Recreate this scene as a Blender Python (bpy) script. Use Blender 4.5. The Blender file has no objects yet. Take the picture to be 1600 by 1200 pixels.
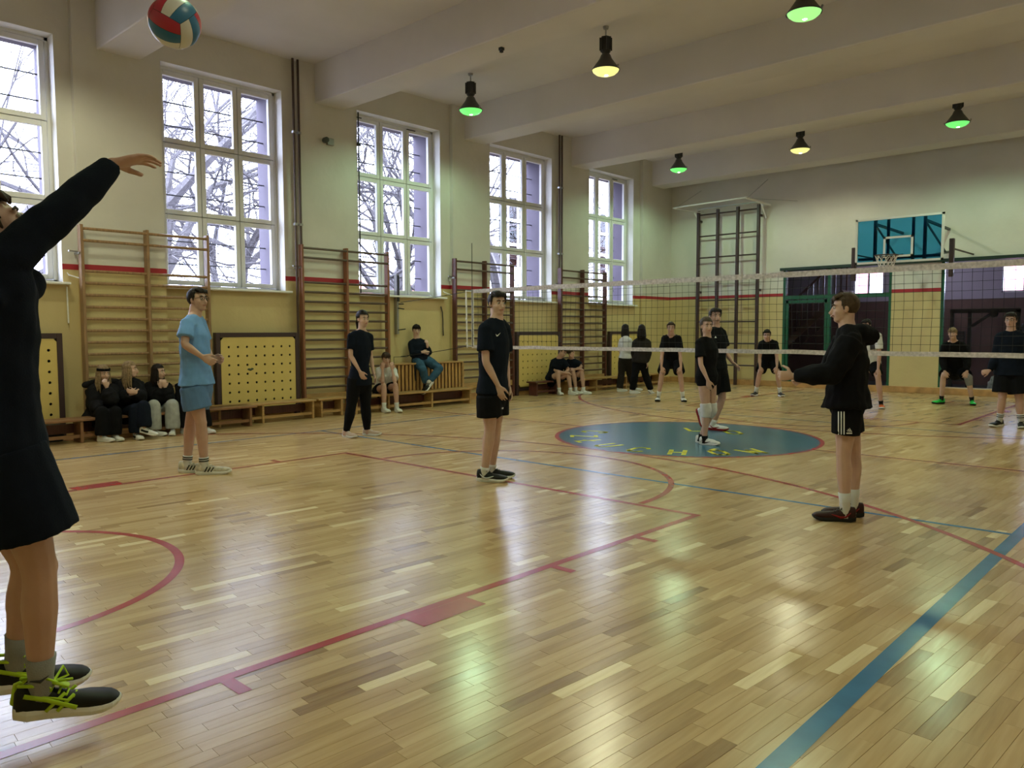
import bpy, bmesh, math, random
from mathutils import Vector as V, Matrix, Quaternion, noise
from mathutils.bvhtree import BVHTree
random.seed(7)
SC = bpy.context.scene
COL = SC.collection
PI = math.pi
# ---------------------------------------------------------------- camera (calibrated from the court lines)
FPX = 1214.69
RR = V((0.73292, -0.68031, -0.00178)); 
yaw, pit, rol = [math.radians(a) for a in (42.871, 3.879, 0.1505)]
FW = V((-math.sin(yaw)*math.cos(pit), math.cos(yaw)*math.cos(pit), -math.sin(pit)))
_r = V((math.cos(yaw), math.sin(yaw), 0)); _d = FW.cross(_r)
RR = _r*math.cos(rol)+_d*math.sin(rol); DD = -_r*math.sin(rol)+_d*math.cos(rol)
CAM = V((0, 0, 1.5))
cd = bpy.data.cameras.new('camera'); cam = bpy.data.objects.new('camera', cd); COL.objects.link(cam)
cam.matrix_world = Matrix(((RR.x, -DD.x, -FW.x, 0), (RR.y, -DD.y, -FW.y, 0), (RR.z, -DD.z, -FW.z, 1.5), (0, 0, 0, 1)))
cd.sensor_width = 36; cd.lens = FPX/1600*36; cd.clip_start = .05; cd.clip_end = 500
SC.camera = cam
# ---------------------------------------------------------------- world, exposure
w = bpy.data.worlds.new('overcast_sky'); SC.world = w; w.use_nodes = True
nt = w.node_tree; bg = nt.nodes['Background']
tc = nt.nodes.new('ShaderNodeTexCoord'); sx = nt.nodes.new('ShaderNodeSeparateXYZ'); rp = nt.nodes.new('ShaderNodeValToRGB')
nt.links.new(tc.outputs['Generated'], sx.inputs[0]); nt.links.new(sx.outputs['Z'], rp.inputs[0]); nt.links.new(rp.outputs[0], bg.inputs[0])
rp.color_ramp.elements[0].position = 0.0; rp.color_ramp.elements[0].color = (.62, .70, 1.0, 1)
rp.color_ramp.elements[1].position = .7; rp.color_ramp.elements[1].color = (.72, .80, 1, 1)
bg.inputs[1].default_value = 9
SC.view_settings.view_transform = 'Standard'; SC.view_settings.look = 'None'; SC.view_settings.gamma = 1
SC.view_settings.use_curve_mapping = False; SC.view_settings.exposure = 1.05
LAMP_W = 95.0
SC.cycles.max_bounces = 9; SC.cycles.diffuse_bounces = 5; SC.cycles.glossy_bounces = 3; SC.cycles.transparent_max_bounces = 12
SC.cycles.sample_clamp_indirect = 6
# ---------------------------------------------------------------- helpers
def ray(px, py): return FW*1.0 + RR*((px-800)/FPX) + DD*((py-600)/FPX)
def floor_at(px, py, z=0.0):
    r = ray(px, py); return CAM + r*((z-1.5)/r.z)
def on_y(px, py, y):
    r = ray(px, py); return CAM + r*(y/r.y)
def on_x(px, py, x):
    r = ray(px, py); return CAM + r*(x/r.x)
def mat(name, col, rough=.6, var=.0, scale=6, bump=0, bscale=40, metal=0, spec=.5, stretch=None, coat=0, emit=None, es=0, alpha=None):
    m = bpy.data.materials.new(name); m.use_nodes = True; n = m.node_tree; b = n.nodes['Principled BSDF']
    b.inputs['Roughness'].default_value = rough; b.inputs['Metallic'].default_value = metal; b.inputs['Specular IOR Level'].default_value = spec
    b.inputs['Coat Weight'].default_value = coat
    c = (*col, 1); b.inputs['Base Color'].default_value = c
    t = None
    if var or bump:
        t = n.nodes.new('ShaderNodeTexCoord'); src = t.outputs['Object']
        if stretch:
            mp = n.nodes.new('ShaderNodeMapping'); mp.inputs['Scale'].default_value = stretch; n.links.new(src, mp.inputs[0]); src = mp.outputs[0]
    if var:
        nz = n.nodes.new('ShaderNodeTexNoise'); nz.inputs['Scale'].default_value = scale; nz.inputs['Detail'].default_value = 4; n.links.new(src, nz.inputs['Vector'])
        r = n.nodes.new('ShaderNodeValToRGB'); e = r.color_ramp.elements
        e[0].position = .3; e[1].position = .7
        e[0].color = tuple(max(0, x*(1-var)) for x in col)+(1,); e[1].color = tuple(min(1, x*(1+var)) for x in col)+(1,)
        n.links.new(nz.outputs[0], r.inputs[0]); n.links.new(r.outputs[0], b.inputs['Base Color'])
    if bump:
        nb = n.nodes.new('ShaderNodeTexNoise'); nb.inputs['Scale'].default_value = bscale; nb.inputs['Detail'].default_value = 3; n.links.new(src, nb.inputs['Vector'])
        bp = n.nodes.new('ShaderNodeBump'); bp.inputs['Strength'].default_value = bump; bp.inputs['Distance'].default_value = .01
        n.links.new(nb.outputs[0], bp.inputs['Height']); n.links.new(bp.outputs[0], b.inputs['Normal'])
    if emit: b.inputs['Emission Color'].default_value = (*emit, 1); b.inputs['Emission Strength'].default_value = es
    return m
def mesh(name, vs, fs, mats, mi=None, smooth=False):
    me = bpy.data.meshes.new(name); me.from_pydata([tuple(v) for v in vs], [], fs)
    for m in (mats if isinstance(mats, (list, tuple)) else [mats]): me.materials.append(m)
    if mi: me.polygons.foreach_set('material_index', mi)
    if smooth: me.polygons.foreach_set('use_smooth', [True]*len(me.polygons))
    me.update(); return me
class MB:
    "collects shapes; build() links them as one mesh object"
    def __init__(s): s.v = []; s.f = []; s.m = []; s.cur = 0
    def add(s, vs, fs):
        o = len(s.v); s.v += [V(v) for v in vs]; s.f += [[i+o for i in f] for f in fs]; s.m += [s.cur]*len(fs); return s
    def box(s, x0, x1, y0, y1, z0, z1, M=None):
        vs = [V((x, y, z)) for x in (x0, x1) for y in (y0, y1) for z in (z0, z1)]
        if M: vs = [M @ v for v in vs]
        return s.add(vs, [(0, 1, 3, 2), (4, 6, 7, 5), (0, 4, 5, 1), (2, 3, 7, 6), (0, 2, 6, 4), (1, 5, 7, 3)])
    def bar(s, a, b, w, h, up=(0, 0, 1)):
        a = V(a); b = V(b); d = (b-a); L = d.length; d = d/L; u = V(up)
        if abs(d.dot(u)) > .98: u = V((1, 0, 0))
        x = d.cross(u).normalized(); u = x.cross(d)
        vs = [p + x*sx_*w/2 + u*su*h/2 for p in (a, b) for sx_ in (-1, 1) for su in (-1, 1)]
        return s.add(vs, [(0, 1, 3, 2), (4, 6, 7, 5), (0, 4, 5, 1), (2, 3, 7, 6), (0, 2, 6, 4), (1, 5, 7, 3)])
    def tube(s, pts, rad, n=8, cap='round', flat=None, ax=None):
        "loft of circles along pts; rad = one radius, a list, or list of (ra, rb); flat/ax give an ellipse side axis"
        pts = [V(p) for p in pts]; k = len(pts)
        if not isinstance(rad, (list, tuple)): rad = [rad]*k
        rad = [(r, r) if not isinstance(r, (list, tuple)) else r for r in rad]
        if cap == 'round':
            d0 = (pts[0]-pts[1]).normalized(); d1 = (pts[-1]-pts[-2]).normalized()
            r0 = rad[0]; r1 = rad[-1]; m0 = min(r0); m1 = min(r1)
            pts = [pts[0]+d0*m0*.95, pts[0]+d0*m0*.6]+pts+[pts[-1]+d1*m1*.6, pts[-1]+d1*m1*.95]
            sc_ = lambda r, q: (r[0]*q, r[1]*q)
            rad = [sc_(r0, .3), sc_(r0, .8)]+rad+[sc_(r1, .8), sc_(r1, .3)]
            k = len(pts)
        rings = []; px = None
        for i, p in enumerate(pts):
            d = (pts[min(i+1, k-1)]-pts[max(i-1, 0)]).normalized()
            if ax is not None:
                a_ = ax[min(max(i-(2 if cap == 'round' else 0), 0), len(ax)-1)] if isinstance(ax, list) else ax
                x = V(a_); x = (x-d*x.dot(d)).normalized()
            elif px is None:
                x = d.cross(V((0, 0, 1)) if abs(d.z) < .9 else V((1, 0, 0))).normalized()
            else: x = (px-d*px.dot(d)).normalized()
            px = x; y = d.cross(x)
            rings.append([p + x*math.cos(2*PI*j/n)*rad[i][0] + y*math.sin(2*PI*j/n)*rad[i][1] for j in range(n)])
        vs = [v for r in rings for v in r]; fs = []
        for i in range(k-1):
            for j in range(n): fs.append((i*n+j, i*n+(j+1) % n, (i+1)*n+(j+1) % n, (i+1)*n+j))
        if cap: fs.append(tuple(range(n))[::-1]); fs.append(tuple((k-1)*n+j for j in range(n)))
        return s.add(vs, fs)
    def ell(s, c, ax, n=12, m=8, keep=None, noi=0):
        "ellipsoid; ax = three radius vectors"
        c = V(c); vs = []; fs = []
        for i in range(m+1):
            t = PI*i/m
            for j in range(n):
                p = 2*PI*j/n
                q = V((math.sin(t)*math.cos(p), math.sin(t)*math.sin(p), math.cos(t)))
                if noi: q *= 1+noi*noise.noise(V((q.x*3.1+c.x, q.y*3.1, q.z*3.1)))
                vs.append(c+V(ax[0])*q.x+V(ax[1])*q.y+V(ax[2])*q.z)
        for i in range(m):
            for j in range(n):
                f = (i*n+j, (i+1)*n+j, (i+1)*n+(j+1) % n, i*n+(j+1) % n)
                if keep is None or keep(sum((vs[a] for a in f), V())/4): fs.append(f)
        if keep is None:   # weld poles: collapse by using single poles
            top = len(vs); vs.append(vs[0].copy()); bot = len(vs); vs.append(vs[m*n].copy())
            fs2 = []
            for f in fs:
                g = [top if a < n else (bot if a >= m*n and a < (m+1)*n else a) for a in f]
                h = []
                for a in g:
                    if a not in h: h.append(a)
                if len(h) > 2: fs2.append(tuple(h))
            fs = fs2
        return s.add(vs, fs)
    def lathe(s, prof, c=(0, 0, 0), n=24):
        c = V(c); vs = [c+V((r*math.cos(2*PI*j/n), r*math.sin(2*PI*j/n), z)) for r, z in prof for j in range(n)]
        fs = [(i*n+j, i*n+(j+1) % n, (i+1)*n+(j+1) % n, (i+1)*n+j) for i in range(len(prof)-1) for j in range(n)]
        return s.add(vs, fs)
    def prism(s, poly, z0, z1):
        n = len(poly); vs = [V((x, y, z0)) for x, y in poly]+[V((x, y, z1)) for x, y in poly]
        return s.add(vs, [tuple(range(n))[::-1], tuple(range(n, 2*n))]+[(i, (i+1) % n, (i+1) % n+n, i+n) for i in range(n)])
    def build(s, name, mats, parent=None, smooth=False, bevel=0):
        me = mesh(name, s.v, s.f, mats, s.m if isinstance(mats, (list, tuple)) and len(mats) > 1 else None, smooth)
        o = bpy.data.objects.new(name, me); COL.objects.link(o)
        if parent:
            o.parent = parent
            if parent.type == 'EMPTY' or any(abs(a) > 0 for a in parent.location): o.location = (0, 0, 0); shift(o, -world_loc(parent))
        if bevel:
            b = o.modifiers.new('bevel', 'BEVEL'); b.width = bevel; b.segments = 1; b.limit_method = 'ANGLE'
        return o
def world_loc(o):
    l = V(o.location)
    while o.parent: o = o.parent; l += V(o.location)
    return l
def shift(o, d):
    if d.length > 0: o.data.transform(Matrix.Translation(d))
def empty(name, loc, label=None, cat=None, group=None, kind=None):
    o = bpy.data.objects.new(name, None); COL.objects.link(o); o.location = loc; o.empty_display_size = .1
    return tag(o, label, cat, group, kind)
def tag(o, label=None, cat=None, group=None, kind=None):
    if label: o['label'] = label
    if cat: o['category'] = cat
    if group: o['group'] = group
    if kind: o['kind'] = kind
    return o
def child(o, parent):
    o.parent = parent; return o
# ---------------------------------------------------------------- materials
M = {}
def paint_mat():
    "cream upper wall, thin red band, ochre yellow lower wall: the paint scheme follows height"
    m = bpy.data.materials.new('wall_paint'); m.use_nodes = True; n = m.node_tree; b = n.nodes['Principled BSDF']
    g = n.nodes.new('ShaderNodeNewGeometry'); sp = n.nodes.new('ShaderNodeSeparateXYZ'); n.links.new(g.outputs['Position'], sp.inputs[0])
    mr = n.nodes.new('ShaderNodeMapRange'); mr.inputs['From Min'].default_value = 0; mr.inputs['From Max'].default_value = 7; n.links.new(sp.outputs['Z'], mr.inputs[0])
    r = n.nodes.new('ShaderNodeValToRGB'); r.color_ramp.interpolation = 'CONSTANT'; n.links.new(mr.outputs[0], r.inputs[0])
    e = r.color_ramp.elements; e[0].position = 0; e[0].color = (.66, .53, .27, 1); e[1].position = 2.385/7; e[1].color = (.42, .02, .035, 1)
    x = e.new(2.475/7); x.color = (.71, .685, .65, 1)
    nz = n.nodes.new('ShaderNodeTexNoise'); nz.inputs['Scale'].default_value = 1.3; nz.inputs['Detail'].default_value = 5; n.links.new(g.outputs['Position'], nz.inputs['Vector'])
    mx = n.nodes.new('ShaderNodeMix'); mx.data_type = 'RGBA'; mx.blend_type = 'MULTIPLY'; mx.inputs[0].default_value = .22
    n.links.new(r.outputs[0], mx.inputs[6]); n.links.new(nz.outputs[0], mx.inputs[7]); n.links.new(mx.outputs[2], b.inputs['Base Color'])
    b.inputs['Roughness'].default_value = .55
    nb = n.nodes.new('ShaderNodeTexNoise'); nb.inputs['Scale'].default_value = 9; nb.inputs['Detail'].default_value = 6; n.links.new(g.outputs['Position'], nb.inputs['Vector'])
    bp = n.nodes.new('ShaderNodeBump'); bp.inputs['Strength'].default_value = .25; bp.inputs['Distance'].default_value = .02
    n.links.new(nb.outputs[0], bp.inputs['Height']); n.links.new(bp.outputs[0], b.inputs['Normal'])
    return m
M['paint'] = paint_mat()
M['white_plaster'] = mat('white_plaster', (.70, .69, .66), .7, .04, 2, .15, 12)
M['ceiling'] = mat('ceiling_plaster', (.68, .65, .66), .8, .06, .8, .25, 5)
M['facade'] = mat('outer_render', (.12, .105, .14), .9)
M['upvc'] = mat('window_plastic', (.72, .72, .73), .35)
M['gap'] = mat('dark_gasket', (.03, .03, .03), .7)
M['iron'] = mat('dark_iron', (.04, .04, .045), .5, metal=.4)
M['steel'] = mat('grey_steel', (.35, .35, .35), .4, metal=.7)
M['pipe'] = mat('brown_pipe', (.10, .065, .06), .5)
M['lwood'] = mat('light_brown_wood', (.30, .18, .095), .42, .25, 4, stretch=(8, 8, 1))
M['dwood'] = mat('dark_red_wood', (.10, .032, .025), .4, .25, 5, stretch=(8, 8, 1))
M['drung'] = mat('dark_rung_wood', (.085, .05, .035), .4, .2, 5)
M['bench'] = mat('bench_wood', (.42, .25, .10), .38, .25, 5, stretch=(8, 1, 8))
M['slatA'] = mat('amber_slat_wood', (.47, .26, .09), .4, .25, 6, stretch=(8, 8, 1))
M['base'] = mat('skirting_wood', (.45, .25, .10), .4, .3, 5)
M['framed'] = mat('dark_brown_frame', (.045, .022, .025), .45)
M['perf'] = mat('yellow_board', (.66, .50, .17), .4, .04, 3)
M['black'] = mat('matt_black', (.012, .012, .014), .6)
M['white'] = mat('white_paint', (.8, .8, .8), .4)
M['net_cord'] = mat('net_cord', (.015, .015, .015), .8)
M['tape'] = mat('net_tape', (.62, .58, .56), .8, .25, 30, .3, 60)
M['green'] = mat('dark_green_metal', (.008, .09, .05), .4)
M['lampgrey'] = mat('lamp_housing', (.075, .075, .075), .45, metal=.3)
M['lampblack'] = mat('lamp_gear_box', (.02, .02, .022), .5)
def glass(name, tint=(1, 1, 1), ior=1.45):
    m = bpy.data.materials.new(name); m.use_nodes = True; n = m.node_tree; n.nodes.clear()
    o = n.nodes.new('ShaderNodeOutputMaterial'); t = n.nodes.new('ShaderNodeBsdfTransparent'); t.inputs[0].default_value = (*tint, 1)
    g = n.nodes.new('ShaderNodeBsdfGlossy'); g.inputs['Roughness'].default_value = .02; lw = n.nodes.new('ShaderNodeFresnel'); lw.inputs[0].default_value = ior
    mx = n.nodes.new('ShaderNodeMixShader'); n.links.new(lw.outputs[0], mx.inputs[0]); n.links.new(t.outputs[0], mx.inputs[1]); n.links.new(g.outputs[0], mx.inputs[2]); n.links.new(mx.outputs[0], o.inputs[0])
    return m
M['glass'] = glass('window_glass', (.97, .98, 1)); M['teal_glass'] = glass('teal_glass', (.27, .64, .86), 1.3); M['dglass'] = glass('door_glass', (.9, .9, .9), 1.15)
def floor_mat():
    m = bpy.data.materials.new('varnished_parquet'); m.use_nodes = True; n = m.node_tree; b = n.nodes['Principled BSDF']
    at_ = n.nodes.new('ShaderNodeAttribute'); at_.attribute_name = 'tone'
    g = n.nodes.new('ShaderNodeNewGeometry'); mp = n.nodes.new('ShaderNodeMapping'); mp.inputs['Rotation'].default_value = (0, 0, math.radians(3.9)); mp.inputs['Scale'].default_value = (34, 2.2, 1)
    n.links.new(g.outputs['Position'], mp.inputs[0])
    off = n.nodes.new('ShaderNodeVectorMath'); off.operation = 'MULTIPLY_ADD'; off.inputs[1].default_value = (17, 31, 5); n.links.new(at_.outputs['Fac'], off.inputs[0]); n.links.new(mp.outputs[0], off.inputs[2])
    nz = n.nodes.new('ShaderNodeTexNoise'); nz.inputs['Scale'].default_value = 1.0; nz.inputs['Detail'].default_value = 5; n.links.new(off.outputs[0], nz.inputs['Vector'])
    r = n.nodes.new('ShaderNodeValToRGB'); e = r.color_ramp.elements; e[0].position = 0; e[0].color = (.25, .145, .065, 1); e[1].position = 1; e[1].color = (.80, .65, .40, 1)
    x = e.new(.45); x.color = (.48, .32, .155, 1); x = e.new(.75); x.color = (.60, .43, .23, 1)
    ad = n.nodes.new('ShaderNodeMath'); ad.operation = 'MULTIPLY_ADD'; ad.inputs[1].default_value = .55; n.links.new(nz.outputs[0], ad.inputs[0])
    sb = n.nodes.new('ShaderNodeMath'); sb.operation = 'ADD'; sb.inputs[1].default_value = -.275; n.links.new(at_.outputs['Fac'], sb.inputs[0]); n.links.new(sb.outputs[0], ad.inputs[2])
    n.links.new(ad.outputs[0], r.inputs[0]); n.links.new(r.outputs[0], b.inputs['Base Color'])
    b.inputs['Roughness'].default_value = .21
    n2 = n.nodes.new('ShaderNodeTexNoise'); n2.inputs['Scale'].default_value = 2.2; n2.inputs['Detail'].default_value = 3; n.links.new(g.outputs['Position'], n2.inputs['Vector'])
    mr = n.nodes.new('ShaderNodeMapRange'); mr.inputs['To Min'].default_value = .15; mr.inputs['To Max'].default_value = .30; n.links.new(n2.outputs[0], mr.inputs[0]); n.links.new(mr.outputs[0], b.inputs['Roughness'])
    bp = n.nodes.new('ShaderNodeBump'); bp.inputs['Strength'].default_value = .12; bp.inputs['Distance'].default_value = .004
    n3 = n.nodes.new('ShaderNodeTexNoise'); n3.inputs['Scale'].default_value = 14; n.links.new(g.outputs['Position'], n3.inputs['Vector']); n.links.new(n3.outputs[0], bp.inputs['Height']); n.links.new(bp.outputs[0], b.inputs['Normal'])
    b.inputs['Specular IOR Level'].default_value = .6
    return m
M['floor'] = floor_mat()
def line_mat(name, col): return mat(name, col, .25, .12, 6)
M['redline'] = line_mat('red_line_paint', (.36, .035, .035)); M['blueline'] = line_mat('blue_line_paint', (.03, .15, .33)); M['disc'] = line_mat('blue_disc_paint', (.03, .12, .19)); M['yellowp'] = line_mat('yellow_letter_paint', (.75, .68, .05))
M['redrim'] = line_mat('red_ring_paint', (.42, .03, .04)); M['pinkline'] = M['redline']
# ================================================================ THE SETTING
XW, YF, XR, YN, ZC = -12.4, 20.17, 1.25, -.85, 6.28
WIN = [(1.69, 3.86), (5.36, 7.45), (9.03, 11.15), (12.60, 14.80), (16.24, 18.33)]; WZ0, WZ1 = 2.22, 5.70
XG = XW-.27          # plane of the window frames
# ---- left wall with five openings
def wall_left():
    b = MB(); ys = [YN-.3]+[y for a in WIN for y in a]+[YF+.3]; xo, xi = XW-.86, XW
    for i in range(0, len(ys)-1):
        for xa, xb in ((xo, XG), (XG, xi)):
            if i % 2 == 0: b.box(xa, xb, ys[i], ys[i+1], -.1, ZC+.1)
            else:
                b.box(xa, xb, ys[i], ys[i+1], -.1, WZ0); b.box(xa, xb, ys[i], ys[i+1], WZ1, ZC+.1)
    for i, f in enumerate(b.f):   # reveals and outside are white render, only the room face carries the paint
        if all(abs(b.v[k].x-xi) < 1e-4 for k in f): b.m[i] = 0
        else: b.m[i] = 1 if sum(b.v[k].x for k in f)/len(f) > XG-.01 else 2
    for (y0, y1) in ((-.6, 1.5), (4.07, 5.30), (7.75, 8.97), (11.42, 12.54), (15.10, 16.18), (18.66, YF+.1)):   # piers under the beams
        b.cur = 0; b.box(XW-.02, XW+.1, y0, y1, -.1, ZC+.05)
    return tag(b.build('wall_left', [M['paint'], M['white_plaster'], M['facade']]), 'window wall with cream, red-banded and ochre paint and shallow piers', kind='structure')
wall_left()
# ---- far wall, openings to the fitness room
def wall_far():
    b = MB()
    for x0, x1, z0, z1 in ((XW-.6, -8.87, -.1, ZC+.1), (-8.87, -6.15, 3.14, ZC+.1), (-6.15, -5.07, -.1, ZC+.1), (-5.07, .2, 3.14, ZC+.1), (.2, XR+.3, -.1, ZC+.1), (-8.87, -6.15, -.1, .06), (-5.07, .2, -.1, .16)):
        b.box(x0, x1, YF, YF+.3, z0, z1)
    tag(b.build('wall_far', M['paint']), kind='structure')
wall_far()
b = MB(); b.box(XR, XR+.3, YN-.3, YF+.3, -.1, ZC+.1); tag(b.build('wall_right', M['paint']), kind='structure')
b = MB(); b.box(XW-.6, XR+.3, YN-.3, YN, -.1, ZC+.1); tag(b.build('wall_near', M['paint']), kind='structure')
b = MB(); b.box(XW-.6, XR+.3, YN-.3, YF+.3, ZC, ZC+.3); tag(b.build('ceiling', M['ceiling']), kind='structure')
for i, y in enumerate((.72, 4.40, 8.07, 11.77, 15.45, 19.12)):
    b = MB(); b.box(XW+.02, XR+.05, y, y+.62, 5.6, ZC+.05); tag(b.build('trim_%d' % (i+1), M['ceiling'], bevel=.012), 'white plastered ceiling beam', kind='structure')
# ---- baseboards
def skirting(name, segs):
    e = empty(name, (0, 0, 0), kind='structure')
    for (a, c) in segs:
        b = MB(); b.box(*a, *c, 0, .15); b.build('board', M['base'], e, bevel=.006)
skirting('baseboard_left', [((XW, XW+.13), (a, min(a+2.6, YF))) for a in (-.85, 1.75, 4.35, 6.95, 9.55, 12.15, 14.75, 17.35, 19.95)])
skirting('baseboard_far', [((a, a+2.4), (YF-.035, YF)) for a in (-12.27, -9.87, -7.47, -5.07, -2.67)])
# ---- floor: base, parquet planks, painted lines
fl = MB(); fl.box(XW-.3, XR+.3, YN-.3, YF+.3, -.12, -.006)
floor = tag(fl.build('floor', mat('joint_filler', (.16, .10, .05), .6)), 'varnished strip parquet with painted court lines', kind='structure')
def clip(poly, ax, lim, sgn):
    out = []
    for i, p in enumerate(poly):
        q = poly[(i+1) % len(poly)]; a = sgn*(p[ax]-lim); c = sgn*(q[ax]-lim)
        if a <= 0: out.append(p)
        if (a < 0 < c) or (c < 0 < a):
            t = a/(a-c); out.append((p[0]+(q[0]-p[0])*t, p[1]+(q[1]-p[1])*t))
    return out
PW = .068
pd = V((math.sin(math.radians(3.9)), math.cos(math.radians(3.9)))); pn = V((pd.y, -pd.x))
planks = []
rnd = random.Random(3)
r_ = -int(13.9/PW)
while r_*PW < 3.2:
    s = -1.6-rnd.random()*.45; 
    while s < 21.8:
        L = rnd.choice((.30, .38, .42, .46, .46, .50)); a = r_*PW; g = .0004
        q = [(a+g, s+g), (a+PW-g, s+g), (a+PW-g, s+L-g), (a+g, s+L-g)]
        poly = [(pn.x*u+pd.x*v, pn.y*u+pd.y*v) for u, v in q]
        if all(XW < p[0] < XR and YN < p[1] < YF for p in poly): pass
        else:
            for ax_, lim, sg in ((0, XR, 1), (0, XW, -1), (1, YF, 1), (1, YN, -1)):
                poly = clip(poly, ax_, lim, sg)
                if len(poly) < 3: break
        if len(poly) >= 3:
            t = rnd.gauss(.52, .13); t = .97 if rnd.random() < .03 else t; t = .12 if rnd.random() < .03 else t
            planks.append((poly, min(1, max(0, t)), rnd.uniform(-.0003, .0003)))
        s += L
    r_ += 1
def plank_geo(b, tone, poly, t, dz):
    n = len(poly); cx = sum(p[0] for p in poly)/n; cy = sum(p[1] for p in poly)/n
    vs = []; nearby = cx*cx+cy*cy < 60; dz = dz if nearby else 0; t = t if nearby else .52+(t-.52)*.65
    for (x, y) in poly:
        q = V((cx-x, cy-y)); d = (pd*math.copysign(1, q.dot(pd))+pn*math.copysign(1, q.dot(pn)))*(.0005 if nearby else .0002); vs.append((x+d.x, y+d.y, dz))
    vs += [(x, y, (-.0009 if nearby else -.0003)+dz) for x, y in poly]+[(x, y, -.006) for x, y in poly]
    if V(poly[1]+(0,)).xy.cross if False else sum(poly[i][0]*poly[(i+1) % n][1]-poly[(i+1) % n][0]*poly[i][1] for i in range(n)) < 0: top = tuple(range(n))[::-1]
    else: top = tuple(range(n))
    b.add(vs, [top]+[(i, (i+1) % n, (i+1) % n+n, i+n) for i in range(n)]+[(i+n, (i+1) % n+n, (i+1) % n+2*n, i+2*n) for i in range(n)])
    tone += [t]*len(vs)
def put_planks(name, lst, kind=None):
    b = MB(); tone = []
    for p in lst: plank_geo(b, tone, *p)
    o = b.build(name, M['floor']); o.parent = floor
    at_ = o.data.attributes.new('tone', 'FLOAT', 'POINT'); at_.data.foreach_set('value', tone)
    if kind: o['kind'] = kind
    return o
def seen(poly):
    c = V((sum(p[0] for p in poly)/len(poly), sum(p[1] for p in poly)/len(poly), 0))-CAM
    z = c.dot(FW)
    if z < .3: return None
    x = 800+FPX*c.dot(RR)/z; y = 600+FPX*c.dot(DD)/z
    return z if -20 < x < 1620 and y < 1215 else None
near = sorted([(seen(p[0]), i) for i, p in enumerate(planks) if seen(p[0])])[:300]; ns = set(i for _, i in near)
for i in sorted(ns): put_planks('plank', [planks[i]])
put_planks('far_planks', [p for i, p in enumerate(planks) if i not in ns], 'stuff')
LZ = .0012
def line(name, pts, w, m, z=LZ, closed=False):
    b = MB(); n = len(pts); pts = [V((p[0], p[1])) for p in pts]; ring = []
    for i, p in enumerate(pts):
        a = pts[i-1] if (i or closed) else p; c = pts[(i+1) % n] if (i < n-1 or closed) else p
        d = (c-a).normalized(); q = V((d.y, -d.x))*w/2; ring.append((p-q, p+q))
    vs = [V((q.x, q.y, z)) for pr in ring for q in pr]; 
    fs = [(2*i, 2*i+1, 2*((i+1) % n)+1, 2*((i+1) % n)) for i in range(n if closed else n-1)]
    b.add(vs, fs); o = b.build(name, m); o.parent = floor; return o
def arc(c, r, a0, a1, n=64): return [(c[0]+r*math.cos(math.radians(a0+(a1-a0)*i/n)), c[1]+r*math.sin(math.radians(a0+(a1-a0)*i/n))) for i in range(n+1)]
CC = (-5.66, 9.70)
RL, BL = M['redline'], M['blueline']
line('court_line', [(-1.10, YN+.05), (-1.10, 19.2)], .085, BL, .0010)           # blue side line, right
line('court_line', [(-10.11, .4), (-10.11, 18.6)], .05, BL, .0010)
line('court_line', [(-10.11, 6.62), (-1.10, 6.62)], .05, BL, .0013)             # attack lines
line('court_line', [(-10.11, 12.78), (-1.10, 12.78)], .05, BL, .0013)
line('court_line', [(-10.11, 18.6), (-1.10, 18.6)], .05, BL, .0013)
line('court_line', [(-12.0, 9.70), (-7.5, 9.70)], .05, RL, .0014); line('court_line', [(-3.84, 9.70), (.4, 9.70)], .05, RL, .0014)   # halfway line
for s in (1, -1):
    Y = lambda v: v if s > 0 else 19.4-v
    line('court_line', [(-3.15, Y(-.2)), (-3.15, Y(5.60))], .058, RL, .0015)
    line('court_line', [(-8.02, Y(-.2)), (-8.02, Y(5.60))], .058, RL, .0015)
    line('court_line', [(-8.05, Y(5.60)), (-3.12, Y(5.60))], .058, RL, .0016)
    line('court_line', [(p[0], Y(p[1])) for p in arc((-5.53, 5.66), 1.80, 0, 180)], .058, RL, .0014)
    line('court_line', [(p[0], Y(p[1])) for p in arc((-5.53, 1.05), 1.25, 0, 180)], .058, RL, .0014)
    line('court_line', [(p[0], Y(p[1])) for p in arc((-5.75, 1.35), 6.55, -8, 188, 110)], .058, RL, .0018)
    for y, w in ((1.55, .06), (2.75, .45), (3.75, .06), (4.7, .06)):
        line('lane_mark', [(-3.12, Y(y)), (-3.12+.16, Y(y))], w, RL, .0017); line('lane_mark', [(-8.05, Y(y)), (-8.05-.16, Y(y))], w, RL, .0017)
b = MB(); b.add([V((x, y, .0020)) for x, y in arc(CC, 1.80, 0, 360, 72)[:-1]], [tuple(range(72))]); o = b.build('centre_circle', M['disc']); o.parent = floor; tag(o, 'blue painted disc with a thin red rim')
line('circle_rim', arc(CC, 1.815, 0, 360, 72)[:-1], .055, M['redrim'], .0022, closed=True)
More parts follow.
